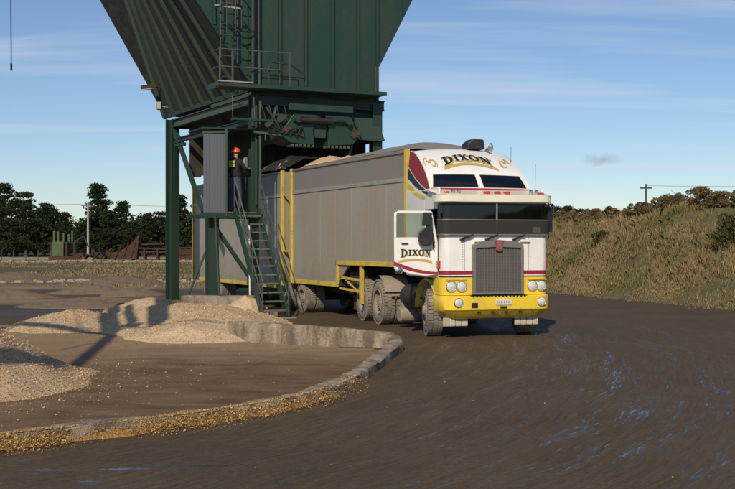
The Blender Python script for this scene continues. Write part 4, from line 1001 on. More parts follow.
# knee braces and cross braces
def brace(p, q, r=.07, name='brace', m=None): b = MB().bar(p, q, r, r*.8); return part(b, name, m or M['green'])
brace(Hh(WD-.05,.1,5.15), Hh(WD-.75,.05,ZB-.32), .09); brace(Hh(WD-.95,.1,5.25), Hh(WD-.12,.1,5.25), .07)
brace(Hh(0,LN-.15,5.8), Hh(0,LN-2.9,2.9), .13, m=M['green_dk']); brace(Hh(0,LN-.3,5.2), Hh(0,LN-1.2,5.2), .10)
brace(Hh(0,LN-.2,5.75), Hh(0,LN-1.2,5.15), .08)
brace(Hh(0,.15,ZB-.35), Hh(.7,.1,ZB-.95), .07); brace(Hh(.6,.15,ZB-.3), Hh(.35,.2,4.6), .05)
# bin: front face sheets between ribs, clipped to the flared outline
ZT = 10.6
bl = lambda z: -(z-6.3)*.70 if z > 6.3 else 0
outline = [(0,6.08),(WD,6.08),(WD,7.1),(WD+(ZT-7.1)*.52,ZT),(bl(ZT),ZT),(0,6.3)]
def clip(poly, a, keep_gt):
    out = []
    for i in range(len(poly)):
        p = poly[i]; q = poly[(i+1)%len(poly)]; ip = (p[0] > a) == keep_gt; iq = (q[0] > a) == keep_gt
        if ip: out.append(p)
        if ip != iq: f = (a-p[0])/(q[0]-p[0]); out.append((a, p[1]+(q[1]-p[1])*f))
    return out
def facex(px): # photo column -> t on the face (fixed metric positions)
    k = (px-367.5)/1020; return (N0.x-k*N0.y)/(k*U.y-U.x)
ribs = [-2.2, -1.15, facex(254), facex(280)-.02, facex(305), facex(332), facex(357), WD-.02, WD+.85]
edges = [-9] + ribs + [9]
for i in range(len(edges)-1):
    pl = clip(clip(outline, edges[i]+.008, True), edges[i+1]-.008, False)
    if len(pl) < 3: continue
    b = MB().prism(pl, lambda a, c, t: Hh(a, t, c), -.012, .0); part(b, 'front_panel', M['green'])
for a in ribs:
    zs = [z for z in np.arange(6.1, ZT, .02) if bl(z) < a < WD+max(0,(z-7.1))*.52]
    if not zs: continue
    b = MB(); b.obar(Hh(a,-.05,zs[0]), Hh(a,-.05,zs[-1]), U, .07, .085); part(b, 'rib', M['green'])
# flange lines of the flare and sloping edges
b = MB(); b.bar(Hh(WD,-.03,6.1), Hh(WD,-.03,7.12), .12,.10); part(b, 'corner_angle', M['green'])
b = MB(); b.bar(Hh(WD,-.02,7.1), Hh(WD+(ZT-7.1)*.52,-.02,ZT), .07,.08); part(b, 'corner_angle', M['green'])
b = MB(); b.bar(Hh(0,-.02,6.3), Hh(bl(ZT),-.02,ZT), .08,.08); part(b, 'corner_angle', M['green'])
# left sloping side: sheets with ribs running down the slope
nr_ = 8
LW = LN+.7
def blq(q, z): return bl(z)*(1-.52*max(0,q)/LW)
def SL(q, z, off=0.0):
    # off: outwards (down-left) normal
    nv = (U*-.82 + Vector((0,0,-.57))); return Hh(blq(q, z), q, z) + nv*off
qs_ = [.03 + (LW-.03)*i/nr_ for i in range(nr_+1)]
for i in range(nr_):
    b = MB(); p = [SL(qs_[i]+.01,6.3,.0), SL(qs_[i+1]-.01,6.3,.0), SL(qs_[i+1]-.01,ZT,0), SL(qs_[i]+.01,ZT,0)]; p2 = [SL(qs_[i]+.01,6.3,.012), SL(qs_[i+1]-.01,6.3,.012), SL(qs_[i+1]-.01,ZT,.012), SL(qs_[i]+.01,ZT,.012)]
    b.add(p+p2, [(0,1,2,3),(7,6,5,4),(0,4,5,1),(1,5,6,2),(2,6,7,3),(3,7,4,0)]); part(b, 'side_panel', M['bin_slope'])
    if i:
        b = MB(); b.obar(SL(qs_[i],6.32,.065), SL(qs_[i],ZT,.065), Vv, .09, .13); part(b, 'side_rib', M['bin_slope'])
# flared end plate beyond the last rib; shade put into its colour as black
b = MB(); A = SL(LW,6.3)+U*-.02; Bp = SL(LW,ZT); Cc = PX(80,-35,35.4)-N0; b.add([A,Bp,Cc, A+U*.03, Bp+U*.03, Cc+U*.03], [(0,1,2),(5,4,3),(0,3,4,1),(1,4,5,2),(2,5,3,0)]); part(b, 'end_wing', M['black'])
b = MB(); b.bar(SL(LW,6.3,.06), SL(LW,ZT,.06), .10,.12); part(b, 'corner_angle', M['green_dk'])
b = MB(); b.bar(SL(0,6.3,.05), SL(LW,6.3,.05), .10,.14); part(b, 'sill_angle', M['green_dk'])
# rim, back and right walls
b = MB(); b.add([Hh(WD,0,6.1),Hh(WD,LN,6.1),Hh(WD,LN,7.1),Hh(WD,0,7.1),Hh(WD+1.82,LN,ZT),Hh(WD+1.82,0,ZT)], [(0,1,2,3),(3,2,4,5)]); part(b, 'right_wall', M['green_dk'])
b = MB(); b.add([SL(LW,6.3)+U*.1,Hh(WD,LN,6.1),Hh(WD+1.82,LN,ZT),SL(LW,ZT)+U*.1], [(0,1,2,3)]); part(b, 'back_wall', M['green_dk'])
b = MB(); b.bar(Hh(bl(ZT),0,ZT), Hh(WD+1.82,0,ZT), .15,.15); b.bar(SL(0,ZT), SL(LW,ZT), .15,.15); part(b, 'top_rim', M['green'])
# lower discharge hopper: sloping plates from the frame to the gate box
gc = Vector((-1.75,31.25,0))-N0
def ringp(hu, hv, z): return [gc + U*(a*hu) + Vv*(c*hv) + Vector((0,0,z)) for a, c in ((-1,-1),(1,-1),(1,1),(-1,1))]
top = [Hh(.12,.15,6.0), Hh(WD-.12,.15,6.0), Hh(WD-.12,LN-.2,6.0), Hh(.12,LN-.2,6.0)]; low_ = ringp(1.25,2.2,4.9)
for i in range(4):
    j = (i+1) % 4; b = MB(); off = Vector((0,0,.03)); b.add([top[i],top[j],low_[j],low_[i],top[i]+off,top[j]+off,low_[j]+off,low_[i]+off], [(0,1,2,3),(7,6,5,4),(0,4,5,1),(1,5,6,2),(2,6,7,3),(3,7,4,0)])
    part(b, 'chute_plate', M['green_dk'])
# dark rubber skirts hanging inside the frame
for (a0,q0,a1,q1,z0) in ((.25,LN-.9,WD+.1,LN-.9,4.12),(WD-.1,.5,WD-.1,LN-1.0,3.85),(.3,3.2,WD-.2,3.2,4.4)):
    p_, q_ = Hh(a0,q0,0), Hh(a1,q1,0); nS_ = 9
    for k in range(nS_):
        pa = p_.lerp(q_, k/nS_+.003); pb = p_.lerp(q_, (k+1)/nS_-.003); zz = z0 + .08*math.sin(k*2.3)
        b = MB(); b.add([pa+Vector((0,0,zz)),pb+Vector((0,0,zz)),pb+Vector((0,0,6.0)),pa+Vector((0,0,6.0)),pa+Vector((.02,.02,zz)),pb+Vector((.02,.02,zz)),pb+Vector((.02,.02,6.0)),pa+Vector((.02,.02,6.0))], [(0,1,2,3),(7,6,5,4),(0,4,5,1),(1,5,6,2),(2,6,7,3),(3,7,4,0)]); part(b, 'skirt', M['chassis'])
# gate gear on the front: cover plate, two clam jaws, ram, hoses, teeth
gf = gc - Vv*2.05 - U*.85
def GF(a, c, t): return gf + U*a + Vv*t + Vector((0,0,c))
b = MB().prism([(-1.0,5.62),(.9,5.62),(.9,5.80),(-1.0,5.80)], GF, -.55, -.47); part(b, 'gate_cover', M['green'], bevel=.01)
for sx in (-1,1):
    b = MB().prism([(sx*.12,5.55),(sx*.80,5.55),(sx*1.12,5.1),(sx*1.10,4.86),(sx*.92,4.72),(sx*.20,4.68),(sx*.24,5.1)], GF, -.42, .5); part(b, 'clam_jaw', M['green'], bevel=.015)
    b = MB()
    for k in range(6): x = sx*(.24+.12*k); b.prism([(x-.035,4.69),(x+.035,4.69),(x+.03,4.62),(x-.03,4.62)], GF, -.40, -.1)
    part(b, 'jaw_teeth', M['rail'])
    b = MB(); p = GF(sx*.75,5.36,-.5); b.tube(p-Vv*.1, p+Vv*.2, .09, 12); part(b, 'pivot', M['green_dk'], smooth=50)
b = MB(); b.tube(GF(-.72,5.36,-.52), GF(.30,5.36,-.52), .085, 12); b.tube(GF(.30,5.36,-.52), GF(.80,5.36,-.52), .04, 10); part(b, 'hydraulic_ram', M['black'], smooth=50)
b = MB(); b.prism([(-.2,5.45),(.2,5.45),(.16,4.9),(-.16,4.9)], GF, -.36, -.30); part(b, 'gate_centre', M['green_dk'])
for k in range(4):
    a0 = -1.7+.22*k; b = MB(); b.path([GF(a0,5.75,-.3), GF(a0+.12,5.2-.05*k,-.42), GF(a0+.5,4.98-.03*k,-.5), GF(-.6,5.2,-.5)], .022, 6); part(b, 'hose', M['black'], smooth=80)
for k, (x0,z0,x1,z1) in enumerate(((-1.55,5.7,-1.0,4.95),(-1.25,5.72,-1.5,4.95),(1.0,5.6,1.35,4.9),(-1.9,5.0,-.9,4.92))):
    b = MB().bar(GF(x0,z0,-.25), GF(x1,z1,-.25), .06,.06); part(b, 'gate_link', M['rail'] if k % 2 else M['green_dk'])
for k, (x,z) in enumerate(((-1.25,5.35),(-1.1,5.05),(-1.6,5.2),(.95,5.0))):
    b = MB(); b.lathe([(0,0),(0,.09),(.16,.09),(.18,.05),(.18,0)], GF(x,z,-.5), 'y', 10); b.box(*sum([[c-.05, c+.05] for c in GF(x+.14,z+.05,-.45)], [])); part(b, 'valve', M['rust'] if k % 2 else M['chassis'], smooth=40)
# pale sheet behind the right leg and its brace
b = MB(); p = Hh(WD+.26,.55,0); b.box(p.x-.04,p.x+.04,p.y-.02,p.y+.02,4.2,6.2); part(b, 'cable_tray', M['alu_trim'])
brace(Hh(WD-.35,1.2,4.2), Hh(WD-.05,1.2,5.35), .09, m=M['alu_trim'])
# front walkway with railing
wk0 = -1.30; wk1 = 2.2; ZW = 6.20
b = MB(); b.bar(Hh(wk0,-.42,ZW), Hh(WD-.12,-.42,ZW), .70, .05, up=(0,0,1)); part(b, 'walkway', M['rail'])
b = MB(); b.bar(Hh(wk0,-.78,ZW+.02), Hh(WD-.12,-.78,ZW+.02), .02, .10); b.bar(Hh(wk0,-.78,ZW+.02), Hh(wk0,.1,ZW+.02), .02,.16); part(b, 'kick_plate', M['green'])
b = MB(); b.bar(Hh(wk0-.02,-.8,ZW+.1), Hh(-.35,-.8,ZW+.1), .05, .03); part(b, 'edge_strip', M['alu_trim'])
for t_ in (wk0+.03,-.92,-.15,.72): 
    b = MB().tube(Hh(t_,-.76,ZW), Hh(t_,-.76,ZW+.98), .018, 6); part(b, 'railing_post', M['rail'])
for z in (.5,.98):
    b = MB().tube(Hh(wk0,-.76,ZW+z), Hh(.74,-.76,ZW+z), .016, 6); part(b, 'railing_bar', M['rail'])
    b = MB().tube(Hh(wk0+.03,-.76,ZW+z), Hh(wk0+.03,0,ZW+z), .016, 6); part(b, 'railing_bar', M['rail'])
b = MB(); b.path([Hh(.15,-.7,ZW),Hh(.15,-.7,ZW+.62),Hh(.22,-.7,ZW+.72),Hh(.75,-.7,ZW+.68),Hh(1.2,-.7,ZW+.42),Hh(1.2,-.7,ZW+.1)], .022, 7); b.tube(Hh(.15,-.7,ZW+.35),Hh(1.2,-.7,ZW+.33),.018,6); b.tube(Hh(.45,-.7,ZW),Hh(.45,-.7,ZW+.7),.018,6); part(b, 'guard_loop', M['black'], smooth=60)
# pipes up the face
b = MB(); b.tube(Hh(facex(251),-.14,5.2), Hh(facex(251),-.14,ZT), .055, 10); part(b, 'riser_pipe', M['green_dk'], smooth=60)
b = MB(); b.tube(Hh(facex(257),-.14,6.2), Hh(facex(257),-.14,ZT), .04, 10); part(b, 'riser_pipe', M['black'], smooth=60)
# caged ladder up the bin
lt0, lt1 = facex(216)+.02, facex(229)
b = MB()
for a in (lt0, lt1): b.bar(Hh(a,-.30,6.25), Hh(a,-.30,ZT), .05,.03)
ld = part(b, 'ladder', M['green_dk'])
for k in range(14):
    b = MB().tube(Hh(lt0,-.30,6.5+.29*k), Hh(lt1,-.30,6.5+.29*k), .014, 6); part(b, 'rung', M['rail'], ld)
for k in range(3):
    z = 7.75+.62*k; b = MB(); b.path([Hh((lt0+lt1)/2+.34*math.cos(t), -.30-.62*math.sin(t), z) for t in np.linspace(0, math.pi, 9)], .02, 6); part(b, 'cage_hoop', M['black'], ld, smooth=80)
for t in (.9,1.57,2.2):
    b = MB().bar(Hh((lt0+lt1)/2+.34*math.cos(t), -.30-.62*math.sin(t), 7.6), Hh((lt0+lt1)/2+.34*math.cos(t), -.30-.62*math.sin(t), ZT), .03,.012); part(b, 'cage_bar', M['black'], ld)
b = MB().bar(Hh(lt0-.25,-.5,8.40), Hh(lt1+.15,-.5,8.36), .05,.04); part(b, 'cross_tube', M['alu_trim'])
b = MB(); b.tube(Hh(-.55,-.2,6.9), Hh(-.55,-.2,ZT), .03, 8); b.path([Hh(-.9,-.35,7.9), Hh(-.6,-.4,7.75), Hh(-.1,-.3,7.8)], .025, 6); part(b, 'conduit', M['black'], smooth=60)
# flood lamps on the far-left leg
fl = HX_(160,88,34.6); b = MB(); b.bar(fl+Vector((.25,0,.05)), fl+Vector((-.15,0,.02)), .04,.04); b.bar(fl+Vector((-.1,-.05,.06)), fl+Vector((-.62,-.15,-.02)), .22,.13); part(b, 'flood_lamp', M['rust'], bevel=.03)
b = MB().bar(fl+Vector((-.12,-.05,-.01)), fl+Vector((-.60,-.15,-.09)), .18,.02); part(b, 'lamp_glass', M['lens'])
fl = HX_(159.5,106,34.4); b = MB(); b.box(fl.x-.09,fl.x+.08,fl.y-.1,fl.y+.1,fl.z-.13,fl.z+.13); b.bar(fl, fl+Vector((.3,.05,-.05)), .04,.04); part(b, 'junction_box', M['steel'], bevel=.02)
# ---- operator's stand: platform, grey screen panel, posts, little roof, control box
CU = Vector((math.cos(R(27)), math.sin(R(27)), 0)); CV = Vector((-math.sin(R(27)), math.cos(R(27)), 0))
cb0 = PX(225,212,28.0)-N0; cb0.z = 0
def CP(a, q, z): return cb0 + CU*a + CV*q + Vector((0,0,z))
ZP = 2.76
b = MB()
for k in range(9): b.bar(CP(-.02,-.05+.13*k,ZP), CP(1.05,-.05+.13*k,ZP), .11, .035)
part(b, 'platform', M['tread'])
b = MB(); b.bar(CP(-.75,-.1,ZP-.09), CP(1.05,-.1,ZP-.09), .05,.12); b.bar(CP(-.75,1.1,ZP-.09), CP(1.05,1.1,ZP-.09), .05,.12); b.bar(CP(-.04,-.1,ZP-.09), CP(-.04,1.1,ZP-.09), .05,.12); b.bar(CP(1.05,-.1,ZP-.09), CP(1.05,1.1,ZP-.09), .05,.12); part(b, 'platform_frame', M['green'])
# grey screen facing the yard
pw = .64
b = MB(); 
for k in range(8):
    a0 = -pw+pw*k/8; b.bar(CP(a0+pw/16,-.08,ZP-.0), CP(a0+pw/16,-.08,4.90), pw/8-.004, .024 if k % 2 else .0225, up=CV)
pnl = part(b, 'screen_panel', M['greypanel'])
b = MB(); b.bar(CP(-pw-.02,-.08,4.92), CP(.06,-.08,4.97), .07,.06); b.bar(CP(-pw,-.08,ZP-.03), CP(.03,-.08,ZP-.03), .05,.06); part(b, 'screen_frame', M['rail'])
b = MB(); b.bar(CP(-.0,-.1,ZP-.1), CP(-.0,-.1,5.05), .07,.07); part(b, 'stand_post', M['green_dk'])
b = MB(); b.bar(CP(1.0,-.08,ZP-.1), CP(1.0,-.08,5.9), .06,.06); part(b, 'stand_post', M['green'])
b = MB(); b.bar(CP(-pw-.05,.5,5.04), CP(1.1,.5,5.08), 1.25,.04); part(b, 'stand_roof', M['green_dk'])
b = MB(); b.bar(CP(.0,1.1,ZP), CP(1.0,1.1,ZP), .02, .02); b.add([CP(.0,1.12,ZP),CP(1.1,1.12,ZP),CP(1.1,1.12,5.0),CP(.0,1.12,5.0),CP(.0,1.15,ZP),CP(1.1,1.15,ZP),CP(1.1,1.15,5.0),CP(.0,1.15,5.0)], [(0,1,2,3),(7,6,5,4),(0,4,5,1),(1,5,6,2),(2,6,7,3),(3,7,4,0)]); part(b, 'back_screen', M['black'])
b = MB(); b.bar(CP(.1,-.3,5.30), CP(1.25,-.32,5.30), .22,.06); part(b, 'light_batten', M['green'])
for a in (.12,.75): 
    b = MB().tube(CP(a,-.3,5.3), CP(a,-.25,5.95), .012, 5); part(b, 'hanger', M['rail'])
b = MB(); c = CP(.80,.55,4.12); b.bar(c-Vector((0,0,.22)), c+Vector((0,0,.22)), .26,.14); cbx = part(b, 'control_box', M['greypanel'], bevel=.01)
b = MB(); c2 = CP(.72,.42,4.2); b.bar(c2-Vector((0,0,.10)), c2+Vector((0,0,.10)), .14,.01); part(b, 'notice', M['white'], cbx)
b = MB().bar(CP(.80,.6,ZP), CP(.80,.6,3.95), .06,.06); part(b, 'control_post', M['green_dk'])
b = MB(); b.tube(CP(.93,.05,3.0), CP(.93,.05,5.9), .04, 8); b.tube(CP(1.02,.2,3.0), CP(1.02,.2,5.9), .03, 8); part(b, 'riser_pipe', M['green_dk'], smooth=60)
# support leg of the stand + thin prop + diagonals
lp = CP(-.25,.35,0); leg(lp, ZP-.1, .30, CU, 'stand_leg', .0, M['green'])
b = MB().tube(CP(-.32,-.55,-.05), CP(-.32,-.12,ZP-.1), .035, 8); part(b, 'prop', M['green_dk'], smooth=60)
b = MB().bar(CP(-.25,.2,ZP-.35), CP(.95,.2,.75), .10,.10); part(b, 'brace', M['green'])
b = MB().bar(CP(-.3,.5,1.9), CP(-.85,.9,.25), .05,.05); part(b, 'brace', M['green_dk'])
b = MB().bar(CP(.45,.2,.62), CP(1.4,.2,.62), .09,.09); part(b, 'brace', M['green'])
# ---- stairway
sa = PX(247,213,27.9)-N0; sa.z = ZP; run = 2.1; st_ = -CV
def SP(a, f, dz=0.0): return sa + CU*a + st_*(run*f) + Vector((0,0,-ZP*f+dz))
b = MB()
for sx in (-.34,.34): b.bar(SP(sx,-.02), SP(sx,1.0), .05,.20)
stair = part(b, 'stairway', M['green'])
tb = None
for k in range(12):
    f = (k+.55)/12.3
    if tb is None: tb = part(MB().bar((-.315,0,0),(.315,0,0),.22,.035), 'tread', M['tread'], stair); o = tb
    else: o = share(tb, stair)
    o.location = SP(0,f,.02); o.rotation_euler = (0,0,R(27))
for sx in (-.36,.36):
    for h_ in (.5,.95):
        b = MB(); b.tube(SP(sx,0,h_), SP(sx,1.0,h_), .018, 6); part(b, 'handrail', M['rail'], stair, smooth=60)
    for f in (0,.33,.66,1.0):
        b = MB().tube(SP(sx,f,0), SP(sx,f,.96), .017, 6); part(b, 'handrail_post', M['rail'], stair)
b = MB(); b.bar(SP(-.5,1.02,.02), SP(.5,1.02,.02), .3,.1); part(b, 'stair_foot', M['concrete'])
b = MB(); b.tube(CP(.62,-.28,.3), CP(.60,-.28,2.4), .022, 6); part(b, 'white_pipe', M['white'], smooth=60)
# junk round the stair foot
for k, (x,y,D,s_) in enumerate(((262,306,27.2,.10),(272,312,26.6,.13),(256,311,26.9,.12))):
    c = PX(x,y,D); b = MB(); b.box(-s_,s_,-s_*.8,s_*.8,0,s_*1.6); b.prism([(-s_*.8,s_*1.6),(s_*.8,s_*1.6),(s_*.3,s_*2.1),(-s_*.5,s_*2.0)], lambda a, c_, t: (a,t,c_), -s_*.6, s_*.6)
    o = b.build('rubble_lump', M['concrete'], bevel=.03); o.location = (c.x,c.y,0); o.rotation_euler[2] = k*.7
    tag(o, ['small broken concrete lump left of the stair foot','largest concrete lump beside the bottom stair tread','concrete lump against the end of the footing block'][k], 'rubble')

# ---------------------------------------------------------------- worker on the stand
def person():
    J = {}; E = []
    # local: faces +y (away from the camera), origin between the feet
    j = [('pel',(0,0,.93),.135),('wai',(0,.01,1.10),.135),('chest',(0,.015,1.30),.16),('neck0',(0,.01,1.46),.085),('neck',(0,.02,1.53),.058),('head',(0,.04,1.62),.082),('crown',(0,.045,1.71),.088),
         ('shl',(-.17,0,1.43),.075),('ell',(-.25,.02,1.17),.052),('wrl',(-.17,.22,1.05),.036),('hal',(-.14,.28,1.06),.038),
         ('shr',(.17,0,1.43),.075),('elr',(.27,.10,1.20),.052),('wrr',(.24,.33,1.22),.036),('har',(.23,.40,1.24),.038),
         ('hipl',(-.10,0,.88),.105),('knl',(-.12,.03,.49),.068),('anl',(-.13,-.02,.10),.046),('hel',(-.13,-.05,.05),.04),('tol',(-.15,.15,.035),.036),
         ('hipr',(.10,0,.88),.105),('knr',(.12,.05,.49),.068),('anr',(.14,.02,.10),.046),('her',(.14,-.01,.05),.04),('tor',(.17,.19,.035),.036)]
    for i, (n, p, r) in enumerate(j): J[n] = (i, p, r)
    e = [('pel','wai'),('wai','chest'),('chest','neck0'),('neck0','neck'),('neck','head'),('head','crown'),('chest','shl'),('shl','ell'),('ell','wrl'),('wrl','hal'),('chest','shr'),('shr','elr'),('elr','wrr'),('wrr','har'),
         ('pel','hipl'),('hipl','knl'),('knl','anl'),('anl','hel'),('hel','tol'),('pel','hipr'),('hipr','knr'),('knr','anr'),('anr','her'),('her','tor')]
    vs = [p for _, p, _ in j]; rad = [r for _, _, r in j]; ed = [(J[a][0], J[b_][0]) for a, b_ in e]
    # fingers
    for hn, wn_, sg in (('hal','wrl',-1),('har','wrr',1)):
        hp = Vector(J[hn][1]); d = (hp-Vector(J[wn_][1])).normalized(); side = d.cross(Vector((0,0,1))).normalized()
        for k in range(4):
            o_ = side*(-.030+.020*k); base = hp + d*.012 + o_; ln = (.055,.068,.065,.05)[k]
            a0 = len(vs); vs += [tuple(base), tuple(base+d*ln*.5+Vector((0,0,-.006))), tuple(base+d*ln*.85+Vector((0,0,-.035)))]; rad += [.0095,.009,.0075]; ed += [(J[hn][0],a0),(a0,a0+1),(a0+1,a0+2)]
        a0 = len(vs); b0 = hp - d*.01 - side*.04*sg; vs += [tuple(b0), tuple(b0+d*.045-side*.018*sg)]; rad += [.011,.009]; ed += [(J[hn][0],a0),(a0,a0+1)]
    me = bpy.data.meshes.new('body'); me.from_pydata(vs, ed, []); ob = bpy.data.objects.new('tmp', me); COL.objects.link(ob)
    ob.modifiers.new('skin', 'SKIN'); ob.modifiers.new('ss', 'SUBSURF').levels = 2
    sv = me.skin_vertices[0].data
    for i, r in enumerate(rad): sv[i].radius = (r, r)
    sv[0].use_root = True
    dg_ = bpy.context.evaluated_depsgraph_get(); dg_.update()
    em_ = bpy.data.meshes.new_from_object(ob.evaluated_get(dg_)); bpy.data.objects.remove(ob)
    for m_ in ('jacket','jeans','skin','boots'): em_.materials.append(M[m_])
    for p in em_.polygons:
        c = p.center; p.use_smooth = True
        if c.z < .13: p.material_index = 3
        elif c.z < .98 and abs(c.x) < .30 and c.y < .2 : p.material_index = 1
        elif c.z > 1.50: p.material_index = 2
        elif c.y > .205 and c.z < 1.35: p.material_index = 2
        else: p.material_index = 0
    return em_
wk = thing('person', 'worker in orange hard hat, dark jacket and jeans standing on the stairs platform', 'person', (0,0,0))
pm = person(); bd = bpy.data.objects.new('body', pm); COL.objects.link(bd); bd.parent = wk
b = MB(); prof = [(0,.125),(.03,.122),(.075,.105),(.11,.07),(.125,.03),(.128,0)]
b.lathe([(z,r) for z,r in prof], (0,.045,1.685), 'z', 24); b.lathe([(-.008,.12),(-.012,.155),(.0,.157),(.006,.12)], (0,.055,1.685), 'z', 24)
b.prism([(-.008,.0),(.008,.0),(.008,.02),(-.008,.02)], lambda a, c, t: (a, .045+t, 1.80+c), -.09,.09); b.build('hard_hat', M['orange'], wk, smooth=50)
# pale printed block on the back of the jacket: two rows of bars like block lettering
b = MB()
for r_, zz in ((0,1.355),(1,1.255)):
    for k in range(3): b.grid(lambda a, c, k=k, zz=zz: (-.095+.068*k+.052*a, -.175+.02*abs(-.08+.068*k)*4, zz+.075*c), 2, 2)
b.build('back_print', M['hivis'], wk)
b = MB(); b.lathe([(-.02,.165),(.0,.172),(.05,.170),(.07,.160)], (0,.012,1.02), 'z', 20); b.build('jacket_hem', M['jacket'], wk, smooth=60)
b = MB(); b.grid(lambda a, c: (.175+.02*a, -.03+.12*c, 1.20+.18*a*0+.02), 1, 1); 
wpos = CP(.42,.35,0)+N0; wk.location = (wpos.x, wpos.y, ZP+.02); wk.rotation_euler[2] = R(-25)

# ---------------------------------------------------------------- conveyor gantry off to the left (its shadow crosses the piles)
gtr = thing('conveyor_boom', 'dark steel conveyor boom whose hooked shadow lies across the chip piles', 'conveyor', (-7.8,5.0,0))
OG = Vector((-7.8,5.0,0)); dsh = Vector((.20,.98,0))/math.tan(SUN_EL)*1.0
def GS(px, py, z, zg=0.0):      # point at height z whose shadow reaches the ground spot seen at (px,py)
    ok, hit, *_r = SC.ray_cast(DGR, Vector((0,0,CAMH)), Vector((px-367.5, 1020, 244.5-py)).normalized()) if px > 0 else (False, None)
    if ok and hit.y < 33: g_ = hit.copy(); zg = hit.z
    else: D = (CAMH-zg)*1020/(py-244.5); g_ = Vector(((px-367.5)/1020*D, D, zg))
    return g_ - dsh*(z-zg) + Vector((0,0,z-zg)) - OG
Z = 7.3
bpy.context.view_layer.update(); DGR = bpy.context.evaluated_depsgraph_get()
def gb(p, q, a, name='boom_beam'): return MB().bar(p, q, a, a).build(name, M['green_dk'], gtr)
nA = GS(112,333,Z); 
gb(GS(43,362,Z), nA, .17); gb(GS(-40,326,Z), nA, .15); gb(GS(60,350,Z), GS(104,341,Z), .05, 'stay')
hz = .35
p1_, p2_, p3_, p4_, p5_ = nA, GS(109,316,Z,hz), GS(122,304,Z,hz), GS(166,300,Z,hz), GS(158,322,Z,.2)
gb(p1_, p2_, .30, 'chute_frame'); gb(p2_, p3_, .26, 'chute_frame'); gb(p3_, p4_, .16, 'chute_frame'); gb(p4_, p5_, .34, 'chute_frame'); gb(p5_, GS(150,326,Z), .2, 'chute_frame'); gb(GS(128,306,Z,hz), GS(133,322,Z,hz), .16, 'chute_frame'); gb(GS(124,325,Z,.2), GS(140,325,Z,.2), .2, 'chute_frame')
q0 = GS(-40,326,Z); gb(q0, Vector((q0.x,q0.y,0)), .3, 'boom_leg')
s0 = GS(43,362,Z); gb(s0, Vector((s0.x-5.5,s0.y+.5,0)), .3, 'boom_leg')
# rope hanging in the upper left corner
ra = PX(11.3,66,9.0); rb_ = PX(3.5,-420,9.0); b = MB(); b.path([ra-ra, (rb_-ra)*.5+Vector((.02,0,0)), rb_-ra], .005, 6); b.tube((0,0,-.04),(0,0,.02),.010,8)
o = b.build('hanging_rope', M['black'], smooth=60); o.location = ra; tag(o, 'thin dark rope end hanging against the sky, upper left corner', 'rope')
b = MB().path([rb_-OG, rb_-OG+Vector((-5.5,.5,.9)), Vector((-2.5,4.5,11)), Vector((-2.5,4.5,0))], [.03,.03,.03,.12], 6); b.build('mast_stay', M['green_dk'], gtr)
# ---------------------------------------------------------------- grassy bank on the right
base = [(30,-25),(17,8),(13.2,20),(10.6,29),(8.9,34.5),(7.3,40),(5.2,52),(3.4,66),(1.5,84),(-2,110)]
bs = np.array(catmull(base, 16)); bl_ = np.r_[0, np.cumsum(np.linalg.norm(np.diff(bs, axis=0), axis=1))]
NS, NQ = 420, 90; QM = 26.0
S = np.linspace(0, bl_[-1], NS); BX = np.interp(S, bl_, bs[:,0]); BY = np.interp(S, bl_, bs[:,1])
TX = np.gradient(BX, S); TY = np.gradient(BY, S); NX_, NY_ = TY, -TX; ln = np.hypot(NX_, NY_); NX_ /= ln; NY_ /= ln
def bankz(s, q, y):
    e = fbm(s*.22, q*.22+5, 4, 91)-.47; e2 = fbm(s*1.1, q*1.1, 4, 95)-.47
    Ht = 3.15 + .40*np.clip((35-y)/6, 0, 1) - .35*np.clip((y-44)/20, 0, 1)
    r = np.clip(q/5.4, 0, None); prof = np.where(r < 1, r*r*(3-2*r)*.55 + r*.45, 1 + (r-1)*.02)
    z = Ht*np.clip(prof, 0, 1.2) + e*1.1*np.clip(q/2,0,1) + e2*.34*np.clip(q/.6,0,1)
    return z - .10*np.clip(1-q/.4,0,1)
SS, QQ = np.meshgrid(S, QM*np.linspace(0,1,NQ)**1.6, indexing='ij')
wobq = (fbm(SS*.5, SS*0+2, 3, 99)-.45)*1.2*np.clip(1-QQ/4,0,1)
XX = BX[:,None] + NX_[:,None]*(QQ+wobq); YY = BY[:,None] + NY_[:,None]*(QQ+wobq); ZZ = bankz(SS, QQ, YY)
def bank_mat():
    t = NT('bank_soil'); p = t.pos(); n = t.noise(p, .5, 5, .6); f = t.noise(p, 7, 5, .65); z = t.xyz(p)[2]
    c = t.mix(t.rng(n, .35, .65), (.15,.115,.06), (.08,.095,.035)); c = t.mix(t.rng(f, .45, .75), c, (.22,.165,.095))
    c = t.mix(t.math('MULTIPLY', t.math('SUBTRACT', 1.0, t.rng(t.math('ADD', z, t.math('MULTIPLY', f, .5)), .15, .5)), .7), c, (.13,.098,.066))
    t.princ(c, .95, 0, t.bump(f, .8, .08), .1); return t.m
ii = np.arange(NS*NQ).reshape(NS, NQ)
F = np.stack([ii[:-1,:-1].ravel(), ii[1:,:-1].ravel(), ii[1:,1:].ravel(), ii[:-1,1:].ravel()], 1)
npmesh('bank', np.stack([XX.ravel(),YY.ravel(),ZZ.ravel()],1), F, bank_mat(), smooth=180, kind='structure')
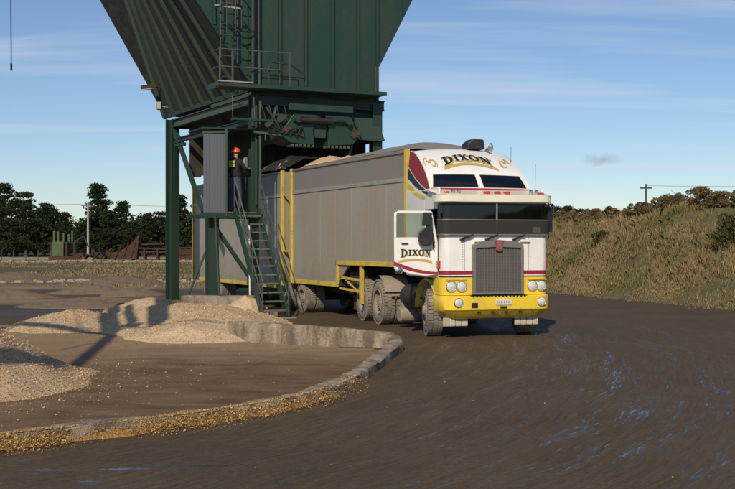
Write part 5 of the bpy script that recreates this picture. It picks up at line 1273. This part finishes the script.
def blades(P, hmin, hmax, wd, lean, per, spread, hs=None):
    n = len(P)*per; C = np.repeat(np.asarray(P), per, 0) + RNG.normal(0, spread, (n,3))*[1,1,.15]
    h = RNG.uniform(hmin, hmax, n)*(np.repeat(hs, per) if hs is not None else 1); a = RNG.uniform(0, 2*np.pi, n); la = RNG.uniform(0, 2*np.pi, n); lm = RNG.uniform(.1, 1, n)*lean
    wv = np.stack([np.cos(a), np.sin(a), np.zeros(n)], 1)*(wd*RNG.uniform(.6,1.4,n)/2)[:,None]
    ld_ = np.stack([np.cos(la)*lm, np.sin(la)*lm, np.zeros(n)], 1)
    m1 = C + ld_*(h*.35)[:,None] + np.stack([np.zeros(n),np.zeros(n),h*.62],1); tp = C + ld_*h[:,None] + np.stack([np.zeros(n),np.zeros(n),h*(1-.3*lm)],1)
    V = np.stack([C-wv, C+wv, m1+wv*.75, tp, m1-wv*.75], 1).reshape(-1,3); F = np.arange(5*n).reshape(n,5)
    return V, F
# grass tufts: density falls with distance
nT = 46000
s_ = RNG.uniform(0, 1, nT*3); sidx = np.interp(s_, [0,.10,.80,.93,1], [np.interp(20, bs[:,1], bl_), np.interp(24, bs[:,1], bl_), np.interp(52, bs[:,1], bl_), np.interp(75, bs[:,1], bl_), bl_[-1]])
q_ = RNG.uniform(.02, 1, nT*3)**1.15*11.5
gxp = np.interp(sidx, S, BX)+np.interp(sidx, S, NX_)*q_; gyp = np.interp(sidx, S, BY)+np.interp(sidx, S, NY_)*q_
gz = bankz(sidx, q_, gyp)
dn_ = np.clip(fbm(gxp*.9, gyp*.9, 3, 101)*2.6-.75, 0, 1); dn_ *= np.clip((q_-.0)/.6, .0, 1)
k = RNG.uniform(0,1,len(q_)) < dn_; P = np.stack([gxp,gyp,gz-.03],1)[k][:nT]; hs = np.clip(.35+1.3*fbm(P[:,0]*.45, P[:,1]*.45, 3, 103), .4, 1.3)*np.clip((P[:,2]+.3)/1.0, .4, 1)
V, F = blades(P, .07, .30, .013, 1.0, 13, .23, hs)
o = npmesh('bank_grass', V, F, M['grass'], kind='stuff'); o['label'] = 'rough tussocky grass, dry brown and green, covering the bank'; o['category'] = 'grass'
kk = RNG.uniform(0,1,len(P)) < .10
V, F = blades(P[kk], .3, .7, .012, .6, 7, .1, hs[kk]); o = npmesh('bank_grass', V, F, M['drygrass'], kind='stuff'); o['label'] = 'tall dry seed stalks standing out of the bank grass'; o['category'] = 'grass'
# ---------------------------------------------------------------- bushes and trees
def leafcloud(blobs, n, size, seed, flat=1.0, up=.0):
    g = np.random.default_rng(seed); vol = np.array([b[3]*b[4]*b[5] for b in blobs])**(2/3); pk = g.choice(len(blobs), n, p=vol/vol.sum()); B = np.array(blobs)[pk]
    d = g.normal(0,1,(n,3)); d /= np.linalg.norm(d,axis=1)[:,None]; r = g.uniform(.25,1,n)**.45
    # clumpiness: pull towards sub-centres
    c = B[:,:3] + d*B[:,3:6]*r[:,None]
    a = g.normal(0,1,(n,3)); a[:,2] *= flat; a /= np.linalg.norm(a,axis=1)[:,None]; b_ = np.cross(a, g.normal(0,1,(n,3))); b_ /= np.linalg.norm(b_,axis=1)[:,None]
    s1 = (size*g.uniform(.5,1.4,n)/2)[:,None]; s2 = s1*g.uniform(.3,.7,(n,1))
    V = np.stack([c-a*s1, c+b_*s2, c+a*s1*1.1, c-b_*s2], 1).reshape(-1,3); return V, np.arange(4*n).reshape(n,4)
def subblobs(g, c, rad, n, rs):
    out = []
    for _ in range(n):
        d = g.normal(0,1,3); d /= np.linalg.norm(d); r = g.uniform(.3,1)**.5; k = g.uniform(.6,1.3)*rs
        out.append((c[0]+d[0]*rad[0]*r, c[1]+d[1]*rad[1]*r, c[2]+d[2]*rad[2]*r, k, k, k*.7))
    return out
def pine(seed, h, spread, lean=0.0):
    g = np.random.default_rng(seed); blobs = []; b = MB(); top = Vector((lean*h*.3, 0, h))
    b.path([(0,0,-.3),(lean*h*.05,0,h*.3),(lean*h*.16,0,h*.65),(lean*h*.27,0,h*.93)], [h*.035,h*.027,h*.016,h*.004], 8)
    z = h*.10
    while z < h*.97:
        f = z/h; rr = spread*(1-f)**.62*g.uniform(.65,1.15) + .25; nb = int(4+4*(1-f)); a0 = g.uniform(0,6.3)
        for k in range(nb):
            a = a0+k*2*math.pi/nb+g.normal(0,.3); L = rr*g.uniform(.6,1.1); x0 = lean*z*.28
            tip = Vector((x0+math.cos(a)*L, math.sin(a)*L, z+L*g.uniform(.05,.40)))
            b.tube((x0,0,z), tuple(tip), h*.007, 5, h*.002)
            for q in (.45,.75,1.0):
                c = Vector((x0,0,z)).lerp(tip, q); kz = g.uniform(.45,1.2)*h*.055; blobs.append((c.x,c.y,c.z+kz*.3,kz*1.35,kz*1.35,kz*.75))
        z += h*g.uniform(.055,.10)
    return b, blobs
TR = []
for i in range(4):
    b, blobs = pine(200+i, 10.0, (4.2,3.2,5.0,2.6)[i], (.0,.3,-.25,.4)[i])
    V, F = leafcloud(blobs, 7000, .38, 300+i)
    TR.append((b, V, F))
protos = []
def plant_tree(i, loc, sc, rz, label, group='dark pines behind the scrap yard', mleaf='pine'):
    t = thing('pine_tree', label, 'tree', loc, rz, group); t.scale = (sc,sc,sc)
    if len(protos) <= i or protos[i] is None:
        while len(protos) <= i: protos.append(None)
        b, V, F = TR[i]; tk = b.build('trunk', M['bark'], t, smooth=60); cr = npmesh('crown', V, F, M[mleaf], t); protos[i] = (tk, cr)
    else:
        for s_ in protos[i]: share(s_, t)
    return t
# (photo column, distance, height in photo rows above the horizon line) -> metric trees
trees = [(-24,150,70,2),(4,165,60,0),(26,150,56,2),(44,170,46,1),(62,165,36,3),(82,160,26,2),(97,170,62,3),(107,158,40,1),(118,172,46,3),(131,160,28,2),(148,165,33,0),(163,170,36,2),(183,172,52,3),(198,180,44,0)]
lab = ['broad dark pine cut off by the left picture edge','tall dark pine, second from the left picture edge','wide dark pine left of the green machine','dark pine behind the left side of the green machine','low dark pine directly behind the green machine','low dark pine just left of the pale pole',
       'tallest slender pine just right of the pale pole','dark pine behind the rusty heap','pointed dark pine right of the tallest slender one','low dark pine above the rusty frames','rounded dark pine left of the green tower leg','dark pine directly behind the far green tower leg','dark pine between the tower leg and trailer','dark pine peeping over the rear trailer end']
for (x,D,hp,k), l_ in zip(trees, lab):
    sc = (hp+5)/1020*D/10.0; plant_tree(k, ((x-367.5)/1020*D, D, CAMH-5/1020*D-1.0 if False else 0), sc*1.08, x*.7, l_)
# distant trees right of the cab
for x,D,hp,k in ((556,330,38,0),(563,340,36,2),(571,330,37,0),(580,345,36,2),(547,350,36,1)):
    pass
for j, (x,D,hp,k) in enumerate(((550,300,39,0),(559,310,38,2),(568,300,37,0),(577,310,36,2))):
    plant_tree(k, ((x-367.5)/1020*D, D, 0), (hp/1020*D+1.9)/10.0, x*.9, ['far tree just clear of the cab mirror','second far tree from the cab, beyond the bank','third far tree from the cab, beyond the bank','far tree half hidden by the bank bushes'][j], 'far trees beyond the bank')
# understorey scrub closing the tree line
g = np.random.default_rng(5); bb_ = []
for x in np.arange(-40, 215, 3.2):
    D = g.uniform(168,185); h = g.uniform(4.2,7.6)*(1.3 if x < 70 else 1.05); X = (x-367.5)/1020*D; bb_ += subblobs(g, (X,D,h*.45), (2.2,2.0,h*.45), 9, 1.1)
V, F = leafcloud(bb_, 26000, .6, 17); o = npmesh('scrub_belt', V, F, M['pine'], kind='stuff'); o['label'] = 'dark scrub filling in beneath the pines'; o['category'] = 'scrub'
# gorse bushes along the bank crest
def bush(label, x, y, D, w_, h, mat, seed, n=1500, size=.13):
    g = np.random.default_rng(seed); qj = int(np.argmin(np.abs(QQ[0]-(5.6 if y < 225 and x < 732 else 3.0)))); cx_ = np.where(YY[:,qj] > 22, 367.5+XX[:,qj]/np.maximum(YY[:,qj],1)*1020, 9e9); ki = int(np.argmin(np.abs(cx_-x))); D = float(YY[ki,qj]); top = PX(x, y, D); zb = float(ZZ[ki,qj])-.12; h = float(np.clip(top.z-zb, .85, 1.7)); w_ = min(max(w_, h*1.3), 2.5)
    t = thing('gorse_bush', label, 'bush', (top.x, top.y, zb), seed*.6, 'bushes on the bank crest')
    bl2 = subblobs(g, (0,0,h*.40), (w_*.5,w_*.5,h*.42), 26, h*.19)
    V, F = leafcloud(bl2, int(n*2.2), size*.72, seed+1); 
    npmesh('crown', V, F, M[mat], t); b = MB()
    for k in range(7):
        a = g.uniform(0,6.3); r_ = g.uniform(.15,.42)*w_; b.path([(0,0,-.4),(math.cos(a)*r_*.5,math.sin(a)*r_*.5,h*.35),(math.cos(a)*r_,math.sin(a)*r_,h*g.uniform(.5,.75))], [.03,.018,.006], 5)
    b.build('stem', M['bark'], t, smooth=60)
bushes = [('large rusty-brown gorse bush, highest on the bank',692,182,36,2.3,1.25,'gorse'),('brown bush on the crest left of the large one',672,190,37,1.5,.95,'gorse'),('thin brown bush at the right picture edge',728,185,35,1.3,.9,'gorse'),('green bush low on the bank at the right edge',733,208,32.5,1.2,.8,'gorse_green'),
          ('dark olive bush under the far timber pole',641,203,43,1.6,1.0,'gorse_green'),('brown bush midway along the crest',622,204,46,2.2,1.2,'gorse'),('brown bush left of the crest midpoint',606,206,50,2.2,1.2,'gorse'),('dark brown bush third from the cab',594,208,54,1.9,1.3,'gorse'),
          ('brown bush second from the cab on the crest',583,208,58,2.2,1.5,'gorse'),('ragged brown bush at the low end of the crest',573,212,60,2.0,1.3,'gorse'),('small brown bush nearest the cab mirror',560,219,62,2.2,1.2,'gorse'),('spindly upright bush right of the large one',709,184,35.5,.7,1.0,'gorse'),('small olive bush on the mid slope',606,232,43,1.5,.8,'gorse_green'),('brown bush below the crest, right of centre',652,205,40,1.5,.8,'gorse')]
for i, (l_,x,y,D,w_,h,mt) in enumerate(bushes): bush(l_, x, y, D, w_, h, mt, 400+7*i, 1500 if D < 45 else 1100, .12 if D < 45 else .17)
# ---------------------------------------------------------------- poles
def pole(label, x, ytop, D, r, m, arms, h0=0):
    p = PX(x, ytop, D); t = thing('utility_pole', label, 'pole', (p.x,p.y,h0), 0, 'power poles')
    b = MB(); b.tube((0,0,-.3),(0,0,p.z-h0), r, 10, r*.7); b.build('shaft', m, t, smooth=60)
    b = MB(); b.bar((-arms,0,p.z-h0-.35),(arms,0,p.z-h0-.35), .12,.14); b.build('crossarm', M['poledark'], t)
    for x_ in (-arms*.85,0.0,arms*.85): MB().lathe([(0,0),(0,.05),(.08,.07),(.14,.03),(.18,0)], (x_,0,p.z-h0-.28), 'z', 8).build('insulator', M['white'], t, smooth=60)
    return Vector((p.x,p.y,p.z-.15))
a = pole('pale concrete power pole in front of the dark pines', 88, 203, 150, .17, M['pole'], 1.0)
b_ = pole('dark timber pole on the skyline above the bank', 646, 184, 90, .11, M['poledark'], .5)
c_ = pole('thin far pole just right of the cab mirror', 553.5, 205, 220, .16, M['poledark'], .9)
def wire(label, p, q, sag, r=.02):
    p = Vector(p); q = Vector(q); b = MB(); b.path([(p.lerp(q, t)+Vector((0,0,-4*sag*t*(1-t))))-p for t in np.linspace(0,1,17)], r, 4); o = b.build('overhead_wire', M['black']); o.location = p; tag(o, label, 'wire', 'overhead wires')
wire('overhead wire running right from the pale pole', a, a+Vector((60,5,1.0)), .8); wire('overhead wire running left from the pale pole', a, a+Vector((-70,5,2.0)), .8)
wire('overhead wire running right from the skyline timber pole', b_, b_+Vector((40,-4,1)), .5, .012)
# ---------------------------------------------------------------- scrap yard on the left
D = 120; gm = thing('green_machine', 'derelict pale green machine with uprights, in front of the pines', 'machine', (*PX(64,252,D).xy,0), .1)
b = MB(); b.box(-1.2,.1,-.8,.8,.5,2.2); b.build('body', M['oldgreen'], gm, bevel=.06)
for x in (-1.15,-.65,-.05,.55,.95): MB().box(x-.09,x+.09,-.1,.1,2.2,3.3+.2*math.sin(x*9)).build('upright', M['oldgreen'], gm)
MB().box(-1.7,1.6,-.5,.5,2.0,2.14).build('deck', M['chassis'], gm)
for x in (-1.3,.4,1.3): MB().box(x-.12,x+.12,-.6,.6,0,2.0).build('leg', M['rust'], gm)
b = MB(); b.bar((1.2,0,2.2),(2.3,0,2.9),.15,.15); b.bar((2.3,0,2.9),(2.8,0,1.6),.15,.15); b.build('boom_arm', M['chassis'], gm)
MB().box(-1.6,1.9,-.9,.9,.1,.55).build('skid', M['rust'], gm)
def scrap(name, label, x, y, D, build):
    p = PX(x, y, D); t = thing(name, label, 'scrap', (p.x, D, 0), 0, 'rusty scrap in the yard'); build(t); return t
def plough(t):
    MB().prism([(-2.2,.2),(2.3,.2),(2.6,3.2),(2.2,2.6),(1.2,1.5),(-.2,1.0),(-2.2,.9)], lambda a, c, s: (a, s, c), -.6, .6).build('blade', M['rust'], t, bevel=.05)
    for k in range(5): MB().bar((-2+k*.9,-.66,.2),(-1.2+k*.85,-.66,1.0+k*.35),.1,.08).build('stiffener', M['rust'], t)
scrap('dozer_scrap', 'tall curved rusty steel blade right of the pale pole', 118, 250, 118, plough)
def frames(t):
    for k,(x0,x1,z) in enumerate(((-2.6,2.2,1.5),(-2.2,2.8,1.05),(-1.6,1.6,1.9),(-2.8,3.2,.6))): MB().bar((x0,.2*k,z),(x1,.2*k,z-.15+.1*k),.5,.16).build('beam', M['rust'], t)
    for x in (-1.9,-.6,.9,2.0): MB().box(x-.1,x+.1,-.3,.8,0,1.6-.2*abs(x)).build('post', M['rust'], t)
scrap('rusty_pile', 'stacked rusty steel frames left of the green tower leg', 150, 250, 118, frames)
def frames2(t):
    for k in range(5): MB().bar((-2,.3*k,.5+.25*k),(2,.3*k,.6+.22*k),.4,.15).build('beam', M['rust'], t)
    MB().box(-1.5,1.4,-.3,1.5,0,.5).build('base', M['rust'], t)
scrap('scrap_stack', 'low rusty beam stack between the tower leg and trailer', 186, 250, 118, frames2)
def heap(t):
    for k in range(14):
        g = random.Random(k); x = g.uniform(-2.4,2.4); MB().bar((x,g.uniform(-1,1),g.uniform(.1,.5)),(x+g.uniform(-1.4,1.4),g.uniform(-1,1),g.uniform(.5,1.5)),.22,.16).build('bar', M['rust'] if k % 3 else M['chassis'], t)
scrap('scrap_heap', 'jumbled dark rusty bars at the foot of the pale pole', 95, 251, 117, heap)
def posts(t):
    for k in range(7): MB().box(-5+1.5*k-.04,-5+1.5*k+.04,-.04,.04,0,1.2).build('post', M['poledark'], t)
t = thing('post_row', 'row of thin fence posts left of the green machine', 'fence', (*PX(30,252,125).xy,0)); posts(t)
# soil mounds on the waste ground
for i, (l_, x, y, rx, ry, h) in enumerate((('long dark soil ridge at the left edge beyond the puddle',-14.0,36,3.2,1.0,.38),('low soil mound midway across the waste ground',-10.5,39,1.8,.8,.30),('small soil mound left of the green tower leg',-8.6,37.5,1.2,.7,.28),('pale low mound behind the far tower leg',-11.5,47,2.6,.9,.40),('dark soil hump farther out on the waste ground',-18,52,2.5,1.2,.45))):
    o = mound('soil_mound', l_, (x,y), rx, ry, h, .2*i, M['dirt'], 1.6, 60+i, 24, .5); o['category'] = 'mound'
# field tufts and rubble strips
P = []
for y0, y1, n, x0, x1 in ((58,105,6000,-60,-4),(44,50,300,-26,-4),(105,118,2500,-60,-10)):
    Y = RNG.uniform(y0,y1,n); X = -Y*RNG.uniform(.14,.42,n); k = fbm(X*.25,Y*.25,3,111) > .47; P.append(np.stack([X[k],Y[k],gheight(X[k],Y[k])-.02],1))
Y = RNG.uniform(108,115,900); X = -Y*RNG.uniform(.16,.40,900); k = fbm(X*.12,Y*.1,2,117) > .46; V, F = blades(np.stack([X[k],Y[k],np.zeros(k.sum())],1), .4, 1.3, .10, .6, 14, .5); o = npmesh('field_grass', V, F, M['drygrass'], kind='stuff'); o['label'] = 'tall dry weeds growing in front of the scrap'; o['category'] = 'weeds'
P = np.concatenate(P); V, F = blades(P, .06, .20, .06, .9, 5, .35); o = npmesh('field_grass', V, F, M['drygrass'], kind='stuff'); o['label'] = 'dry brown grass on the waste ground beyond the piles'; o['category'] = 'grass'
def stones(label, y0, y1, n, s0, s1, seed, zf=0):
    g = np.random.default_rng(seed); b = MB()
    for k in range(n):
        Y = g.uniform(y0,y1); X = -Y*g.uniform(.15,.40); s_ = g.uniform(s0,s1); z = float(gheight(np.array([X]),np.array([Y]))[0]); vs = []
        for dx,dy,dz in ((-1,-1,-.3),(1,-1,-.3),(1,1,-.3),(-1,1,-.3),(-.7,-.6,.5),(.6,-.7,.6),(.7,.6,.45),(-.6,.7,.55)): vs.append((X+dx*s_*g.uniform(.7,1.4), Y+dy*s_*g.uniform(.6,1.1), z+dz*s_*g.uniform(.5,1.2)))
        b.add(vs, [(4,5,6,7),(0,1,5,4),(1,2,6,5),(2,3,7,6),(3,0,4,7)])
    o = b.build('rubble', M['stone'], kind='stuff'); o['label'] = label; o['category'] = 'rubble'
stones('pale rubble strip across the near waste ground', 50, 54, 160, .05, .20, 3); stones('pale rubble line in front of the scrap yard', 108, 114, 200, .12, .4, 4)
# dirt and stones at the foot of the bank
g = np.random.default_rng(9); b = MB()
for k in range(700):
    sq = g.uniform(np.interp(24, bs[:,1], bl_), np.interp(50, bs[:,1], bl_)); q = g.normal(.2,.35); X = np.interp(sq,S,BX)+np.interp(sq,S,NX_)*q; Y = np.interp(sq,S,BY)+np.interp(sq,S,NY_)*q; s_ = g.uniform(.012,.05)
    z = max(0, float(bankz(np.array([sq]), np.array([max(q,0)]), np.array([Y]))[0])); vs = [(X+dx*s_*g.uniform(.6,1.3), Y+dy*s_*g.uniform(.6,1.3), z+dz*s_) for dx,dy,dz in ((-1,-1,-.3),(1,-1,-.3),(1,1,-.3),(-1,1,-.3),(-.7,-.6,.6),(.6,-.7,.7),(.7,.6,.5),(-.6,.7,.6))]
    b.add(vs, [(4,5,6,7),(0,1,5,4),(1,2,6,5),(2,3,7,6),(3,0,4,7)])
o = b.build('bank_clods', worn('clod_dirt', (.13,.098,.068), amt=.6, rough=.95, sc=6), kind='stuff'); o['label'] = 'dirt clods and stones along the foot of the bank'; o['category'] = 'stones'
